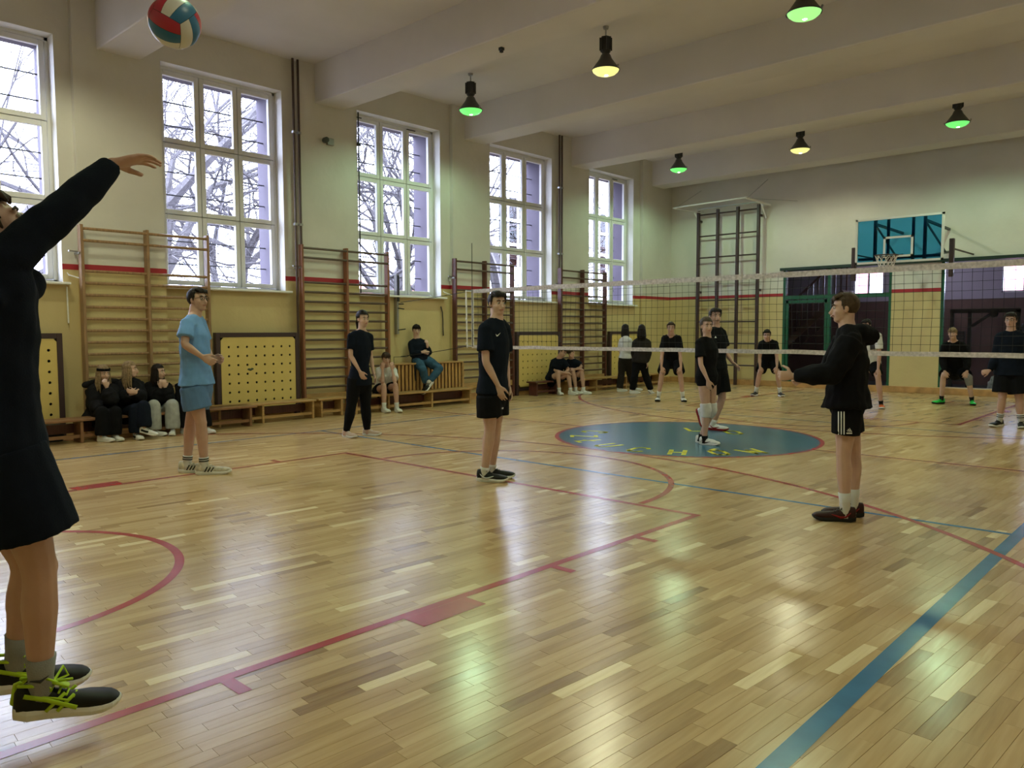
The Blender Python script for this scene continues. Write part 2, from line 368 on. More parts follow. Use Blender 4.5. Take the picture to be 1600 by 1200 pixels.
GLY = {'C': [[(4, 5), (3, 6), (1, 6), (0, 5), (0, 1), (1, 0), (3, 0), (4, 1)]], 'Z': [[(0, 6), (4, 6), (0, 0), (4, 0)]], 'L/': [[(0.6, 6), (.6, 0), (4, 0)], [(-.4, 2.4), (2.2, 4)]],
       'U': [[(0, 6), (0, 1), (1, 0), (3, 0), (4, 1), (4, 6)]], 'H': [[(0, 0), (0, 6)], [(4, 0), (4, 6)], [(0, 3), (4, 3)]],
       'O/': [[(1, 0), (0, 1), (0, 5), (1, 6), (3, 6), (4, 5), (4, 1), (3, 0), (1, 0)], [(1.6, 7), (3.2, 8.2)]], 'O': [[(1, 0), (0, 1), (0, 5), (1, 6), (3, 6), (4, 5), (4, 1), (3, 0), (1, 0)]],
       'W': [[(-1.0, 6), (.4, 0), (2, 5.0), (3.6, 0), (5.0, 6)]], 'L': [[(0, 6), (0, 0), (4, 0)]]}
def letter(ch, c, up, h):
    up = V(up).normalized(); rt = V((up.y, -up.x)); b = MB(); k = h/6
    def W(p): return V(c)+rt*(p[0]-2)*k*.74+up*(p[1]-3)*k
    for st in GLY[ch]:
        for p, q in zip(st, st[1:]):
            a, e = W(p), W(q); d = (e-a).normalized(); q_ = V((d.y, -d.x))*k*.5; a -= d*k*.42; e += d*k*.42
            b.add([(a.x-q_.x, a.y-q_.y, .0032), (a.x+q_.x, a.y+q_.y, .0032), (e.x+q_.x, e.y+q_.y, .0032), (e.x-q_.x, e.y-q_.y, .0032)], [(0, 1, 2, 3)])
    o = b.build('letter', M['yellowp']); o.parent = floor
C2 = V(CC)
for ch, px, py in (('C', 929, 675), ('Z', 912.5, 681.8), ('L/', 921, 689.3), ('U', 950, 696), ('C', 998, 702.6), ('H', 1058.5, 707), ('O/', 1123, 707.5), ('W', 1176, 705.5)):
    p = floor_at(px, py).xy; letter(ch, p, C2-p, .34)
upv = V((-.68, .73))
for ch, px, py in (('L', 1084, 671.5), ('O', 1145.5, 676)): letter(ch, floor_at(px, py).xy, upv, .36)
# ================================================================ WINDOWS of the left wall
for k, (y0, y1) in enumerate(WIN):
    wroot = empty('window_%d' % (k+1), (XG, (y0+y1)/2, WZ0), kind='structure')
    b = MB(); b.box(XG-.035, XG+.035, y0, y0+.045, WZ0, WZ1); b.box(XG-.035, XG+.035, y1-.045, y1, WZ0, WZ1); b.box(XG-.035, XG+.035, y0, y1, WZ0, WZ0+.045); b.box(XG-.035, XG+.035, y0, y1, WZ1-.045, WZ1)
    cw = (y1-y0-.09)/3; rh = (WZ1-WZ0-.09)/3
    b.box(XG-.03, XG-.005, y0+.045, y1-.045, WZ0+.045+rh-.012, WZ0+.045+rh+.012); b.box(XG-.03, XG-.005, y0+.045, y1-.045, WZ0+.045+2*rh-.012, WZ0+.045+2*rh+.012)
    b.box(XG-.03, XG-.005, y0+.045+cw-.012, y0+.045+cw+.012, WZ0, WZ1); b.box(XG-.03, XG-.005, y0+.045+2*cw-.012, y0+.045+2*cw+.012, WZ0, WZ1)
    b.build('window_frame', M['upvc'], wroot)
    for r in range(3):
        for c in range(3):
            a0 = y0+.045+cw*c+.006; a1 = a0+cw-.012; c0 = WZ0+.045+rh*r+.006; c1 = c0+rh-.012; t = .075
            b = MB(); X0, X1 = XG-.025, XG+.045
            b.box(X0, X1, a0, a0+t, c0, c1); b.box(X0, X1, a1-t, a1, c0, c1); b.box(X0, X1, a0+t, a1-t, c0, c0+t); b.box(X0, X1, a0+t, a1-t, c1-t, c1)
            s = b.build('sash', M['upvc'], wroot, bevel=.006)
            b = MB(); b.box(XG+.008, XG+.014, a0+t-.01, a1-t+.01, c0+t-.01, c1-t+.01); b.build('pane', M['glass'], s)
            if c == 0 and not (k == 1 and r == 0 and False):
                b = MB(); zc = (c0+c1)/2; b.box(XG+.045, XG+.065, a1-.045, a1-.025, zc-.02, zc+.03); b.bar((XG+.072, a1-.035, zc+.02), (XG+.078, a1-.035, zc-.11), .016, .014); b.build('handle', M['white'], s)
    b = MB(); b.box(XG+.03, XW+.13, y0-.06, y1+.07, WZ0-.035, WZ0); b.build('window_sill', M['white'], wroot, bevel=.006)
    for r in range(3):
        for q in (1, 2):
            z = WZ0+.045+rh*(r+q/3.0); b = MB(); b.box(XG-.40, XG-.38, y0, y1, z-.009, z+.009); b.build('grille_bar', M['iron'], wroot)
    if k in (2, 4):
        for cc in (0, 2):
            b = MB(); yy = y0+.06+cw*cc; b.box(XG+.045, XG+.065, yy, yy+.22, WZ1-.075, WZ1-.06); b.build('opener_arm', M['black'], wroot)
# ================================================================ PEOPLE
def skin(name, c): return mat(name, c, .5, .07, 9, .05, 60)
SK = {'a': skin('fair_skin', (.54, .345, .275)), 'b': skin('warm_skin', (.49, .295, .235)), 'p': skin('pink_skin', (.46, .26, .205))}
def cloth(name, c, var=.12, rough=.9): return mat(name, c, rough, var, 12, .25, 160, spec=.12)
CL = {'black': cloth('black_cloth', (.006, .006, .008)), 'navy': cloth('navy_cloth', (.006, .009, .018)), 'coat': cloth('dark_coat', (.008, .008, .011), .3, .8), 'brownblack': cloth('brown_black_cloth', (.022, .018, .016)),
      'lblue': cloth('light_blue_cloth', (.16, .33, .68), .06, .6), 'sblue': cloth('steel_blue_cloth', (.10, .19, .38), .06, .7), 'white': cloth('white_cloth', (.62, .62, .63), .06), 'jeans': cloth('blue_denim', (.035, .085, .15), .3), 'ljeans': cloth('pale_grey_denim', (.36, .37, .36), .15),
      'sockw': cloth('white_sock', (.62, .61, .60), .05), 'sockg': cloth('grey_sock', (.27, .27, .27), .1), 'sockk': cloth('black_sock', (.012, .012, .012)), 'grey': cloth('grey_cloth', (.22, .22, .22))}
HR = {'brown': mat('brown_hair', (.045, .028, .02), .55, .4, 40), 'dark': mat('dark_hair', (.014, .010, .009), .5, .4, 40), 'lbrown': mat('light_brown_hair', (.065, .044, .030), .55, .35, 40), 'blond': mat('blond_hair', (.23, .16, .095), .55, .35, 40), 'red': mat('auburn_hair', (.07, .028, .014), .55, .4, 40)}
SH = {'white': mat('white_shoe', (.66, .66, .66), .5), 'black': mat('black_shoe', (.013, .013, .013), .5), 'sole': mat('white_sole', (.72, .72, .72), .6), 'bsole': mat('black_sole', (.015, .015, .015), .6), 'neon': mat('neon_yellow', (.42, .62, .03), .45), 'green': mat('bright_green', (.03, .62, .10), .45), 'orange': mat('orange_shoe', (.65, .14, .04), .5), 'cream': mat('cream_mesh', (.50, .45, .36), .6, .3, 30), 'beige': mat('beige_shoe', (.50, .38, .30), .6), 'red': mat('dark_red', (.22, .012, .015), .5), 'maroon': mat('black_maroon', (.035, .012, .012), .5)}
for m_ in HR.values(): m_.node_tree.nodes['Principled BSDF'].inputs['Specular IOR Level'].default_value = .15
for m_ in SH.values(): m_.node_tree.nodes['Principled BSDF'].inputs['Specular IOR Level'].default_value = .2
EYE = mat('eye_white', (.6, .58, .56), .3); IRIS = mat('iris_dark', (.02, .014, .01), .3); LIP = mat('lip', (.36, .12, .10), .5); BROW = mat('brow', (.05, .03, .022), .8); LENS = M['black']
PEND = []
def soft(b, name, m, parent, vox, sm=4, disp=0, base=None):
    "joins the overlapping shapes into one continuous surface"
    o = b.build(name, m, parent, smooth=True)
    r = o.modifiers.new('r', 'REMESH'); r.mode = 'VOXEL'; r.voxel_size = vox; r.use_smooth_shade = True
    s = o.modifiers.new('s', 'SMOOTH'); s.factor = .5; s.iterations = sm
    if disp:
        t = bpy.data.textures.new('fold', 'CLOUDS'); t.noise_scale = .11; t.noise_depth = 1
        d = o.modifiers.new('d', 'DISPLACE'); d.texture = t; d.strength = disp; d.texture_coords = 'LOCAL'; d.mid_level = .5
    PEND.append(o); return o
def bake_pending():
    dg = bpy.context.evaluated_depsgraph_get()
    res = [(o, bpy.data.meshes.new_from_object(o.evaluated_get(dg))) for o in PEND]
    for o, me in res:
        o.modifiers.clear(); mt = list(o.data.materials); o.data = me
        if not me.materials:
            for m_ in mt: me.materials.append(m_)
    PEND.clear()
class Fig:
    def __init__(s, base, label, z=0, k=1.0, vox=.009, group=None, fem=False, skin_='a'):
        s.base = floor_at(*base, z=z); s.base.z = 0
        s.n = V((s.base.x, s.base.y, 0)).normalized(); s.t = -s.n; s.r = s.n.cross(V((0, 0, 1))); s.u = V((0, 0, 1))
        s.root = empty('person', s.base, label, 'person', group or ('people sitting along the window wall' if ('seated' in label or 'bench' in label or 'cover' in label) else 'people standing on the court')); s.k = k; s.vox = vox; s.fem = fem; s.sk = SK[skin_]
        s.B = MB(); s.J = {}
    def at(s, px, py, d=0):
        r = ray(px, py); den = r.dot(s.n); t = ((s.base-CAM).dot(s.n)+d)/den; return CAM + r*t
    def dr(s, v): return (s.r*v[0]+s.u*v[1]+s.t*v[2]).normalized()
    def joints(s, **kw):
        for a, c in kw.items(): s.J[a] = s.at(*c)
        return s
    # ---------- body
    def torso_sections(s, infl=0.0, low=-.2, hem=None, loose=0.0, top=1.1):
        J, k = s.J, s.k; Hc = (J['hl']+J['hr'])/2; Sc = (J['sl']+J['sr'])/2; hx = (J['hl']-J['hr']).normalized(); sx_ = (J['sl']-J['sr']).normalized()
        D = Sc-Hc; L = D.length; U = D/L; nb = J['nk']; q = .9 if s.fem else 1.0
        prof = [(-.22, .105, .085), (-.1, .15, .11), (.02, .168 if not s.fem else .17, .118), (.3, .142 if not s.fem else .118, .10), (.58, .155, .112), (.82, .172*q, .112), (.98, .155*q, .088), (1.06, .09, .066)]
        if s.bent: bow = s.fwd()*-1*s.bent
        pts, rad, ax = [], [], []
        for t, w_, d_ in prof:
            if t < low: continue
            if t > top: continue
            c = Hc+D*t
            if s.bent: c = c+bow*4*max(0, t)*(1-min(1, t))
            if t > 1: c = c.lerp(nb, .5)
            lo = loose*max(0, 1-t)**1.0
            pts.append(c); rad.append(((w_*k+infl+lo), (d_*k+infl+lo*.9))); ax.append(hx.lerp(sx_, min(1, max(0, t))))
        if top > 1: pts.append(nb+(nb-Sc).normalized()*.01 if (nb-Sc).length > .02 else nb+U*.02); rad.append((.066*k*q+infl*.55, .062*k*q+infl*.55)); ax.append(sx_)
        return pts, rad, ax
    bent = 0; free = ''
    def fwd(s):
        J = s.J; U = ((J['sl']+J['sr'])-(J['hl']+J['hr'])).normalized(); L = (J['sl']-J['sr']+J['hl']-J['hr']).normalized(); return L.cross(U).normalized()
    def limb(s, b, a, m, e, rad, infl=0, cap='round'):
        J = s.J
        pts = [a, a.lerp(m, .5), m.lerp(a, .06), m.lerp(e, .06), m.lerp(e, .32), m.lerp(e, .7), e]
        b.tube(pts, [r*s.k+infl for r in rad], 10, cap)
    ARM = (.050, .043, .037, .037, .038, .029, .0235); LEG = (.088, .078, .056, .053, .056, .042, .034)
    def body(s, face=(0, 0, 1), hands=True, tilt=(0, 1, 0), feet=True, armk=1.0):
        J, k, b = s.J, s.k, s.B
        for q in 'lr':
            if q not in s.free: J['a'+q].z = .079*k*(.9 if s.fem else 1)
        p, r, a = s.torso_sections(-.004); b.tube(p, r, 14, 'round', ax=a)
        f = .88 if s.fem else 1
        for q in 'lr':
            sh = J['s'+q]; b.tube([((J['sl']+J['sr'])/2).lerp(sh, .45), sh], [.06*k*f, .054*k*f], 10)
            s.limb(b, sh, J['e'+q], J['w'+q], [x*f*armk for x in s.ARM])
            h = J['h'+q]; kn = J['k'+q]; an = J['a'+q]
            s.limb(b, h, kn, an, [x*(.95 if s.fem else 1) for x in s.LEG])
            bk = s.calf_back(h, kn, an); b.ell(kn.lerp(an, .27)+bk*.018*k, ((.043*k*bk.cross(V((0, 0, 1))).normalized()) if bk.cross(V((0, 0, 1))).length > .1 else V((.043*k, 0, 0)), bk*.042*k, (kn-an).normalized()*.12*k), 10, 8)
            b.ell(kn-bk*.012*k, (V((.046*k, 0, 0)), V((0, .046*k, 0)), (kn-an).normalized()*.06*k), 10, 6)
        # neck and head
        hd = J['hd']; F = s.dr(face); Uh = s.dr(tilt); Uh = (Uh-F*Uh.dot(F)).normalized(); S_ = F.cross(Uh)
        s.hF, s.hU, s.hS = F, Uh, S_
        kk = k*.98; 
        E = lambda f, u, sd: hd+F*f*kk+Uh*u*kk+S_*sd*kk
        def el(c, rs, rf, ru, n=14, m=10): b.ell(c, (S_*rs*kk, F*rf*kk, Uh*ru*kk), n, m)
        b.tube([J['nk']-(hd-J['nk']).normalized()*.04, J['nk'].lerp(hd, .35), E(-.022, -.05, 0)], [.068*k*f, .060*k*f, .058*k*f], 12)
        for q in 'lr': b.tube([J['nk'].lerp(hd, .22), J['nk'].lerp(J['s'+q], .55)+V((0, 0, .012*k)), J['s'+q]], [.040*k*f, .046*k*f, .050*k*f], 10)
        el(E(-.014, .022, 0), .076, .094, .090); el(E(.020, -.030, 0), .064, .066, .084); el(E(.040, -.092, 0), .042, .034, .026); el(E(.014, -.070, 0), .060, .055, .036)
        el(E(.012, -.075, 0), .052, .055, .04)
        b.tube([E(.080, .004, 0), E(.094, -.026, 0), E(.104, -.042, 0), E(.092, -.052, 0)], [x*kk for x in (.008, .010, .0135, .010)], 8)
        for sg in (-1, 1):
            el(E(-.006, -.012, .076*sg), .009, .019, .031, 8, 6); el(E(.056, -.034, .034*sg), .023, .022, .022, 8, 6); el(E(.070, .020, .028*sg), .024, .014, .010, 8, 6)
        el(E(.082, -.066, 0), .023, .011, .009, 8, 6)
        if hands: pass
        s.E = E; s.kk = kk
        return s
    def calf_back(s, h, kn, an):
        d = ((h-kn).normalized()+(an-kn).normalized())
        if d.length > .25: return d.normalized()
        return -s.fwd()
    def hand(s, q, d, palm, curl=.35, spread=.10, thumb_out=.6, fist=False, scale=1.0):
        "q = 'l'/'r'; d = pointing direction, palm = where the palm faces, both (right, up, toward camera)"
        J, k, b = s.J, s.k*scale*(.92 if s.fem else 1), s.B; W = J['w'+q]; D = s.dr(d); P_ = s.dr(palm); P_ = (P_-D*P_.dot(D)).normalized(); T = D.cross(P_)*(1 if q == 'r' else -1)
        b.tube([W-D*.01, W+D*.025*k, W+D*.06*k, W+D*.092*k], [(.024*k, .019*k), (.031*k, .017*k), (.041*k, .0155*k), (.040*k, .013*k)], 10, 'round', ax=T)
        Ls = (.072, .080, .074, .058); cu = 1.25 if fist else curl
        for i, L in enumerate(Ls):
            o = (.031-.0205*i)*k; p = W+D*(.088-.004*(i == 3)-.002*(i == 0))*k+T*o; a = (spread*(1.2-i*.8)); dd = (D*math.cos(a)+T*math.sin(a)).normalized()
            pts = [p-dd*.02*k, p]; ang = 0; c_ = cu*(1+.12*i)
            for j, fr in enumerate((.45, .32, .25)):
                ang += c_*(.75 if j == 0 else 1.0); q_ = dd*math.cos(ang)+P_*math.sin(ang); p = p+q_*L*fr*k; pts.append(p)
            b.tube(pts, [x*k for x in (.0098, .0098, .0088, .0082, .0072)], 7)
        o = W+D*.030*k+T*.028*k; td = (D*.62+T*thumb_out+P_*.28).normalized(); td2 = (D*.85+T*thumb_out*.35+P_*(.35+.5*cu)).normalized()
        b.tube([o-td*.012*k, o+td*.034*k, o+td*.034*k+td2*.032*k, o+td*.034*k+td2*.054*k], [x*k for x in (.0155, .0125, .0105, .009)], 7)
        return s
    def finish(s, sm=4):
        s.bodyo = soft(s.B, 'body', s.sk, s.root, s.vox, sm); return s
    # ---------- face
    def face(s, look=None, brow=BROW, smile=False, glasses=False, closed=False):
        E, kk = s.E, s.kk; F, U, S_ = s.hF, s.hU, s.hS
        for sg in (-1, 1):
            b = MB(); b.ell(E(.0755, -.002, .031*sg), (S_*.0135*kk, F*.0085*kk, U*.0070*kk), 10, 8); e = b.build('eye', EYE, s.root, smooth=True)
            lk = (s.dr(look) if look else F); off = (lk-F)*.006*kk
            b = MB(); b.ell(E(.0815, -.002, .031*sg)+off, (S_*.0075*kk, F*.0035*kk, U*.0072*kk), 8, 6); o = b.build('iris', IRIS, s.root, smooth=True); o.parent = e
            b = MB(); b.tube([E(.0815, .019, .014*sg), E(.084, .0245, .030*sg), E(.074, .020, .048*sg)], [.0050*kk, .0058*kk, .0034*kk], 6); b.build('eyebrow', brow, s.root, smooth=True)
        b = MB(); w_ = .025 if smile else .020; cz = .006 if smile else 0
        b.tube([E(.080, -.065+cz, -w_), E(.093, -.067, 0), E(.080, -.065+cz, w_)], [(.003*kk), (.0065*kk), (.003*kk)], 6); mo = b.build('mouth', LIP, s.root, smooth=True)
        if smile:
            b = MB(); b.tube([E(.083, -.0655+cz, -w_*.7), E(.0975, -.067, 0), E(.083, -.0655+cz, w_*.7)], .0032*kk, 6); o = b.build('teeth', EYE, s.root, smooth=True); o.parent = mo
        if glasses:
            b = MB()
            for sg in (-1, 1):
                b.tube([E(.094-.012*abs(math.sin(a))*0-.006*(math.cos(a)*sg > 0)*abs(math.cos(a)), .0+.019*math.sin(a), .034*sg+.025*math.cos(a)) for a in [2*PI*i/14 for i in range(15)]], .0022*kk, 5, cap=None)
                b.tube([E(.088, .006, .058*sg), E(.0, .004, .082*sg)], .002*kk, 5)
            b.tube([E(.096, .003, -.01), E(.096, .003, .01)], .002*kk, 5); b.build('glasses', LENS, s.root)
        return s
    def hair(s, m, style='short', length=.35, side=0, fringe=0):
        E, kk = s.E, s.kk; F, U, S_ = s.hF, s.hU, s.hS; hd = s.J['hd']; b = MB()
        def loc(c): d = c-hd; return d.dot(F)/kk, d.dot(U)/kk, d.dot(S_)/kk
        def keep(c):
            f, u, sd = loc(c)
            if u < -.07 and style != 'long': return False
            if f > .035 and u < (.052 - .02*fringe): return False
            if f > .0 and u < .018: return False
            if style == 'short' and u < -.045: return False
            return True
        th = 0 if style == 'short' else .004
        b.ell(E(-.016, .028, 0), (S_*(.0805+th)*kk, F*(.100+th)*kk, U*(.097+th)*kk), 26, 20, keep, .05)
        if style == 'short' or fringe:
            for i in range(7):
                a = (i-3)/3; b.tube([E(.03, .108-.012*abs(a), .045*a), E(.078, .085-.01*abs(a), .05*a), E(.090-.012*abs(a), .062-.012*fringe-.008*abs(a), .052*a)], [.016*kk, .012*kk, .006*kk], 6)
            for sg in (-1, 1): b.tube([E(.02, .06, .072*sg), E(.018, .02, .079*sg), E(.012, -.012, .077*sg)], [.016*kk, .009*kk, .005*kk], 6)
        if style in ('pony', 'tied'):
            b.ell(E(-.115, .02, 0), (S_*.022*kk, F*.025*kk, U*.025*kk), 8, 6); b.tube([E(-.12, .015, 0), E(-.145, -.05, .0), E(-.13, -.13, 0), E(-.115, -.13-length*.3, 0)], [.02*kk, .024*kk, .02*kk, .007*kk], 8)
        if style == 'long':
            dn = V((0, 0, -1))
            for i in range(13):
                a = -2.15+4.3*i/12; sd = math.sin(a)*.072; f = -.02-math.cos(a)*.074
                if abs(a) > 1.9 and not fringe: pass
                p0 = E(f*.75, .055, sd*.75); p1 = E(f, .0, sd*1.05); p2 = p1+dn*length*.55*kk+(S_*sd*.25+F*(f*.15)); p3 = p1+dn*length*kk*(1-.06*(i % 3))+(S_*sd*.2+F*(f*.1+.01))
                b.tube([p0, p1, p2, p3], [.018*kk, .021*kk, .018*kk, .005*kk], 7)
        if style == 'hood': pass
        s.hairo = b.build('hair', m, s.root, smooth=True); return s
    # ---------- clothes
    def shirt(s, m, sleeve='short', hem=-.2, loose=.02, infl=.014, hood=False, disp=.012, name=None, arm_loose=.012):
        J, k = s.J, s.k; b = MB(); f = .88 if s.fem else 1
        p, r, a = s.torso_sections(infl, low=-.05, loose=loose)
        Hc = (J['hl']+J['hr'])/2; D = ((J['sl']+J['sr'])/2-Hc)
        if hem < -.05:
            p = [Hc+D*hem]+p; r = [(.168*k+infl+loose, .125*k+infl+loose)]+r; a = [a[0]]+a
        b.tube(p, r, 16, 'flat', ax=a)
        for q in 'lr':
            sh, el_, wr = J['s'+q], J['e'+q], J['w'+q]; c = ((J['sl']+J['sr'])/2)
            b.tube([c.lerp(sh, .4), sh], [.064*k*f+infl, .058*k*f+infl], 10); b.tube([J['nk'].lerp(sh, .18), J['nk'].lerp(sh, .6)+V((0, 0, .006*k)), sh], [.048*k*f+infl*.6, .050*k*f+infl*.8, .052*k*f+infl], 10)
            if sleeve == 'short':
                b.tube([sh, sh.lerp(el_, .35), sh.lerp(el_, .66)], [.054*k*f+infl, .052*k*f+infl+arm_loose, .052*k*f+infl+arm_loose*1.5], 12, 'flat')
                b.ell(sh, (V((.056*k*f+infl, 0, 0)), V((0, .056*k*f+infl, 0)), V((0, 0, .056*k*f+infl))), 10, 8)
            else:
                b.ell(sh, (V((.056*k*f+infl, 0, 0)), V((0, .056*k*f+infl, 0)), V((0, 0, .056*k*f+infl))), 10, 8)
                b.tube([sh, sh.lerp(el_, .5), el_, el_.lerp(wr, .5), el_.lerp(wr, .96)], [.052*k+infl+arm_loose, .046*k+infl+arm_loose, .043*k+infl+arm_loose, .038*k+infl+arm_loose, .029*k+infl*.7], 12, 'flat')
                b.ell(el_, tuple(V(x)*(.043*k+infl+arm_loose) for x in ((1, 0, 0), (0, 1, 0), (0, 0, 1))), 10, 8)
        if hood:
            fw = s.fwd(); c = J['nk']-fw*.08*k
            b.tube([J['nk']+(J['sl']-J['nk'])*.35+fw*.02, c+(J['sl']-c)*.3-fw*.03, c-fw*.085+V((0, 0, -.07)), c+(J['sr']-c)*.3-fw*.03, J['nk']+(J['sr']-J['nk'])*.35+fw*.02], [.045*k, .065*k, .075*k, .065*k, .045*k], 10)
        s.top = soft(b, name or ('hoodie' if hood else 'shirt'), m, s.root, max(.009, s.vox*1.2), 5, disp); return s
    def shorts(s, m, ln=.62, infl=.02, flare=.03, name='shorts'):
        J, k = s.J, s.k; b = MB(); p, r, a = s.torso_sections(infl, low=-.3, top=.22); b.tube(p, r, 14, 'round', ax=a)
        for q in 'lr':
            h, kn = J['h'+q], J['k'+q]; b.tube([h, h.lerp(kn, ln*.5), h.lerp(kn, ln)], [.094*k+infl, .088*k+infl+flare*.5, .076*k+infl+flare], 14, 'flat')
        s.bot = soft(b, name, m, s.root, max(.009, s.vox*1.2), 4, .008); return s
    def pants(s, m, infl=.012, wide=.0, cuff=.0, name='trousers', end=.95):
        J, k = s.J, s.k; b = MB(); p, r, a = s.torso_sections(infl, low=-.3, top=.22); b.tube(p, r, 14, 'round', ax=a)
        for q in 'lr':
            h, kn, an = J['h'+q], J['k'+q], J['a'+q]
            b.tube([h, h.lerp(kn, .5), kn.lerp(h, .08), kn.lerp(an, .08), kn.lerp(an, .4), kn.lerp(an, .8), kn.lerp(an, end)], [.094*k+infl, .084*k+infl+wide*.5, .064*k+infl+wide*.7, .062*k+infl+wide*.8, .062*k+infl+wide, .05*k+infl+wide+cuff, .042*k+infl+wide*1.1+cuff], 12, 'flat')
            b.ell(kn, tuple(V(x)*(.062*k+infl+wide*.7) for x in ((1, 0, 0), (0, 1, 0), (0, 0, 1))), 10, 8)
        s.bot = soft(b, name, m, s.root, max(.009, s.vox*1.2), 4, .012); return s
    def sock(s, q, m, h=.13, stripes=None):
        J, k = s.J, s.k; a, kn = J['a'+q], J['k'+q]; L = (kn-a).length; d = (kn-a)/L
        r0 = .034*k; b = MB(); b.tube([a-d*.05, a, a+d*h*.5, a+d*h], [r0+.006, r0+.004, r0+.006, r0+.010+.03*h], 14, 'flat'); o = b.build('sock', m, s.root, smooth=True)
        if stripes:
            for t in (.55, .78): bb = MB(); bb.tube([a+d*h*t, a+d*(h*t+.011)], r0+.0125+.02*h*t, 14, 'flat'); c = bb.build('sock_band', stripes, s.root); c.parent = o
        return s
    def shoe(s, q, toe, up, sole, m2=None, lace=None, L=.285, pitch=0, marks=None, z=None):
        J, k = s.J, s.k*(.9 if s.fem else 1); a = J['a'+q]; T = s.dr(toe); U0 = V((0, 0, 1))
        if pitch is not None and abs(toe[1]) < 1e-6: T.z = 0; T.normalize()
        S_ = T.cross(U0).normalized(); U = S_.cross(T).normalized(); L *= k
        g = a-U*.078*k   # ground point under the ankle
        if z is not None: g.z = z
        X = lambda f, u, sd: g+T*f*L+U*u*k+S_*sd*k
        prof = [(-.25, .020, .03, .10), (-.22, .032, .012, .115), (-.12, .038, .008, .118), (.0, .038, .008, .108), (.14, .037, .008, .093), (.3, .043, .008, .076), (.48, .051, .010, .071), (.60, .051, .014, .066), (.69, .046, .020, .060), (.745, .035, .026, .052), (.78, .016, .032, .044)]
        b = MB(); n = 14; vs = []; fs = []
        for f, w_, z0, z1 in prof:
            zc, h = (z0+z1)/2, (z1-z0)/2
            for j in range(n):
                t = 2*PI*j/n; c, s2 = math.cos(t), math.sin(t); wq = w_*(1-.38*max(0, s2)*(f < .4)) ; vs.append(X(f, zc+h*(abs(s2)**.8)*(1 if s2 > 0 else -1), wq*(abs(c)**.8)*(1 if c > 0 else -1)))
        for i in range(len(prof)-1):
            for j in range(n): fs.append((i*n+j, i*n+(j+1) % n, (i+1)*n+(j+1) % n, (i+1)*n+j))
        fs += [tuple(range(n))[::-1], tuple((len(prof)-1)*n+j for j in range(n))]
        b.add(vs, fs); o = b.build('shoe', up, s.root, smooth=True)
        b = MB(); ol = [(-.265, 0), (-.25, .026), (-.12, .036), (.1, .034), (.32, .043), (.5, .052), (.62, .053), (.71, .046), (.765, .030), (.795, 0)]; poly = ol+[(f, -w_) for f, w_ in ol[-2:0:-1]]; m_ = len(poly)
        tz = lambda f: (.0 if f < .5 else (f-.5)**2*.30) if f > -.15 else (-.15-f)**2*.9
        h_ = lambda f: .036 if f < .1 else (.036-.014*(f-.1)/.6)
        vs = [X(f*1.0, tz(f)+.0, w_*.93) for f, w_ in poly]+[X(f*1.01, tz(f)+h_(f)*.6, w_*1.06) for f, w_ in poly]+[X(f, tz(f)+h_(f), w_*1.0) for f, w_ in poly]
        b.add(vs, [tuple(range(m_))[::-1], tuple(range(2*m_, 3*m_))]+[(i, (i+1) % m_, (i+1) % m_+m_, i+m_) for i in range(2*m_)][:0]+[(r*m_+i, r*m_+(i+1) % m_, (r+1)*m_+(i+1) % m_, (r+1)*m_+i) for r in (0, 1) for i in range(m_)])
        so = b.build('sole', sole, s.root, smooth=False); so.parent = o
        if lace:
            b = MB()
            for i in range(5):
                f = .10+.075*i; zz = .098-.010*i
                b.tube([X(f, zz-.004, -.026), X(f+.02, zz+.006, 0), X(f, zz-.004, .026)], .004*k, 5)
            b.tube([X(.12, .100, 0), X(.04, .125, .02), X(.10, .104, .03)], .003*k, 5); b.tube([X(.12, .100, 0), X(.05, .12, -.025), X(.12, .098, -.03)], .003*k, 5)
            lo = b.build('laces', lace, s.root, smooth=True); lo.parent = o
        if marks == 'cross':
            b = MB(); b.tube([X(.02, .145, 0), X(.12, .118, 0), X(.26, .098, 0)], [(.024*k, .006*k), (.026*k, .007*k), (.022*k, .005*k)], 8, 'round', ax=S_); b.tube([X(.10, .118, 0), X(.02, .15, .04), X(.16, .13, .045), X(.12, .118, 0), X(.2, .155, -.03), X(.25, .12, -.035), X(.12, .116, 0), X(.3, .13, .03)], .005*k, 5); to = b.build('tongue', m2, s.root, smooth=True); to.parent = o
        if m2:
            for sd in (-1, 1):
                b = MB()
                if marks == 'swoosh': pts = [X(-.12, .075, .0385*sd), X(.0, .040, .0405*sd), X(.12, .036, .0405*sd), X(.34, .058, .042*sd)]; rr = [.003, .008, .009, .002]; b.tube(pts, [(r_*k, .003*k) for r_ in rr], 6, 'flat', ax=U)
                elif marks == 'stripes':
                    for i in range(3): b.tube([X(.02+.09*i, .03, .041*sd), X(.10+.09*i, .078-.004*i, .034*sd)], [(.006*k, .003*k)]*2, 6, 'flat', ax=T)
                elif marks == 'cross':
                    b.tube([X(-.15, .09, .037*sd), X(.08, .068, .0395*sd), X(.36, .034, .047*sd)], [(.008*k, .003*k)]*3, 6, 'flat', ax=U); b.tube([X(-.10, .088, .037*sd), X(.14, .072, .037*sd), X(.28, .060, .040*sd)], [(.004*k, .003*k)]*3, 6, 'flat', ax=U)
                    b.tube([X(.06, .030, .040*sd), X(.24, .085, .032*sd)], [(.006*k, .003*k)]*2, 6, 'flat', ax=T); b.tube([X(.17, .028, .043*sd), X(.33, .078, .036*sd)], [(.006*k, .003*k)]*2, 6, 'flat', ax=T)
                elif marks == 'panel': b.tube([X(-.1, .045, .0395*sd), X(.15, .040, .041*sd), X(.3, .045, .044*sd)], [(.016*k, .003*k)]*3, 8, 'round', ax=U)
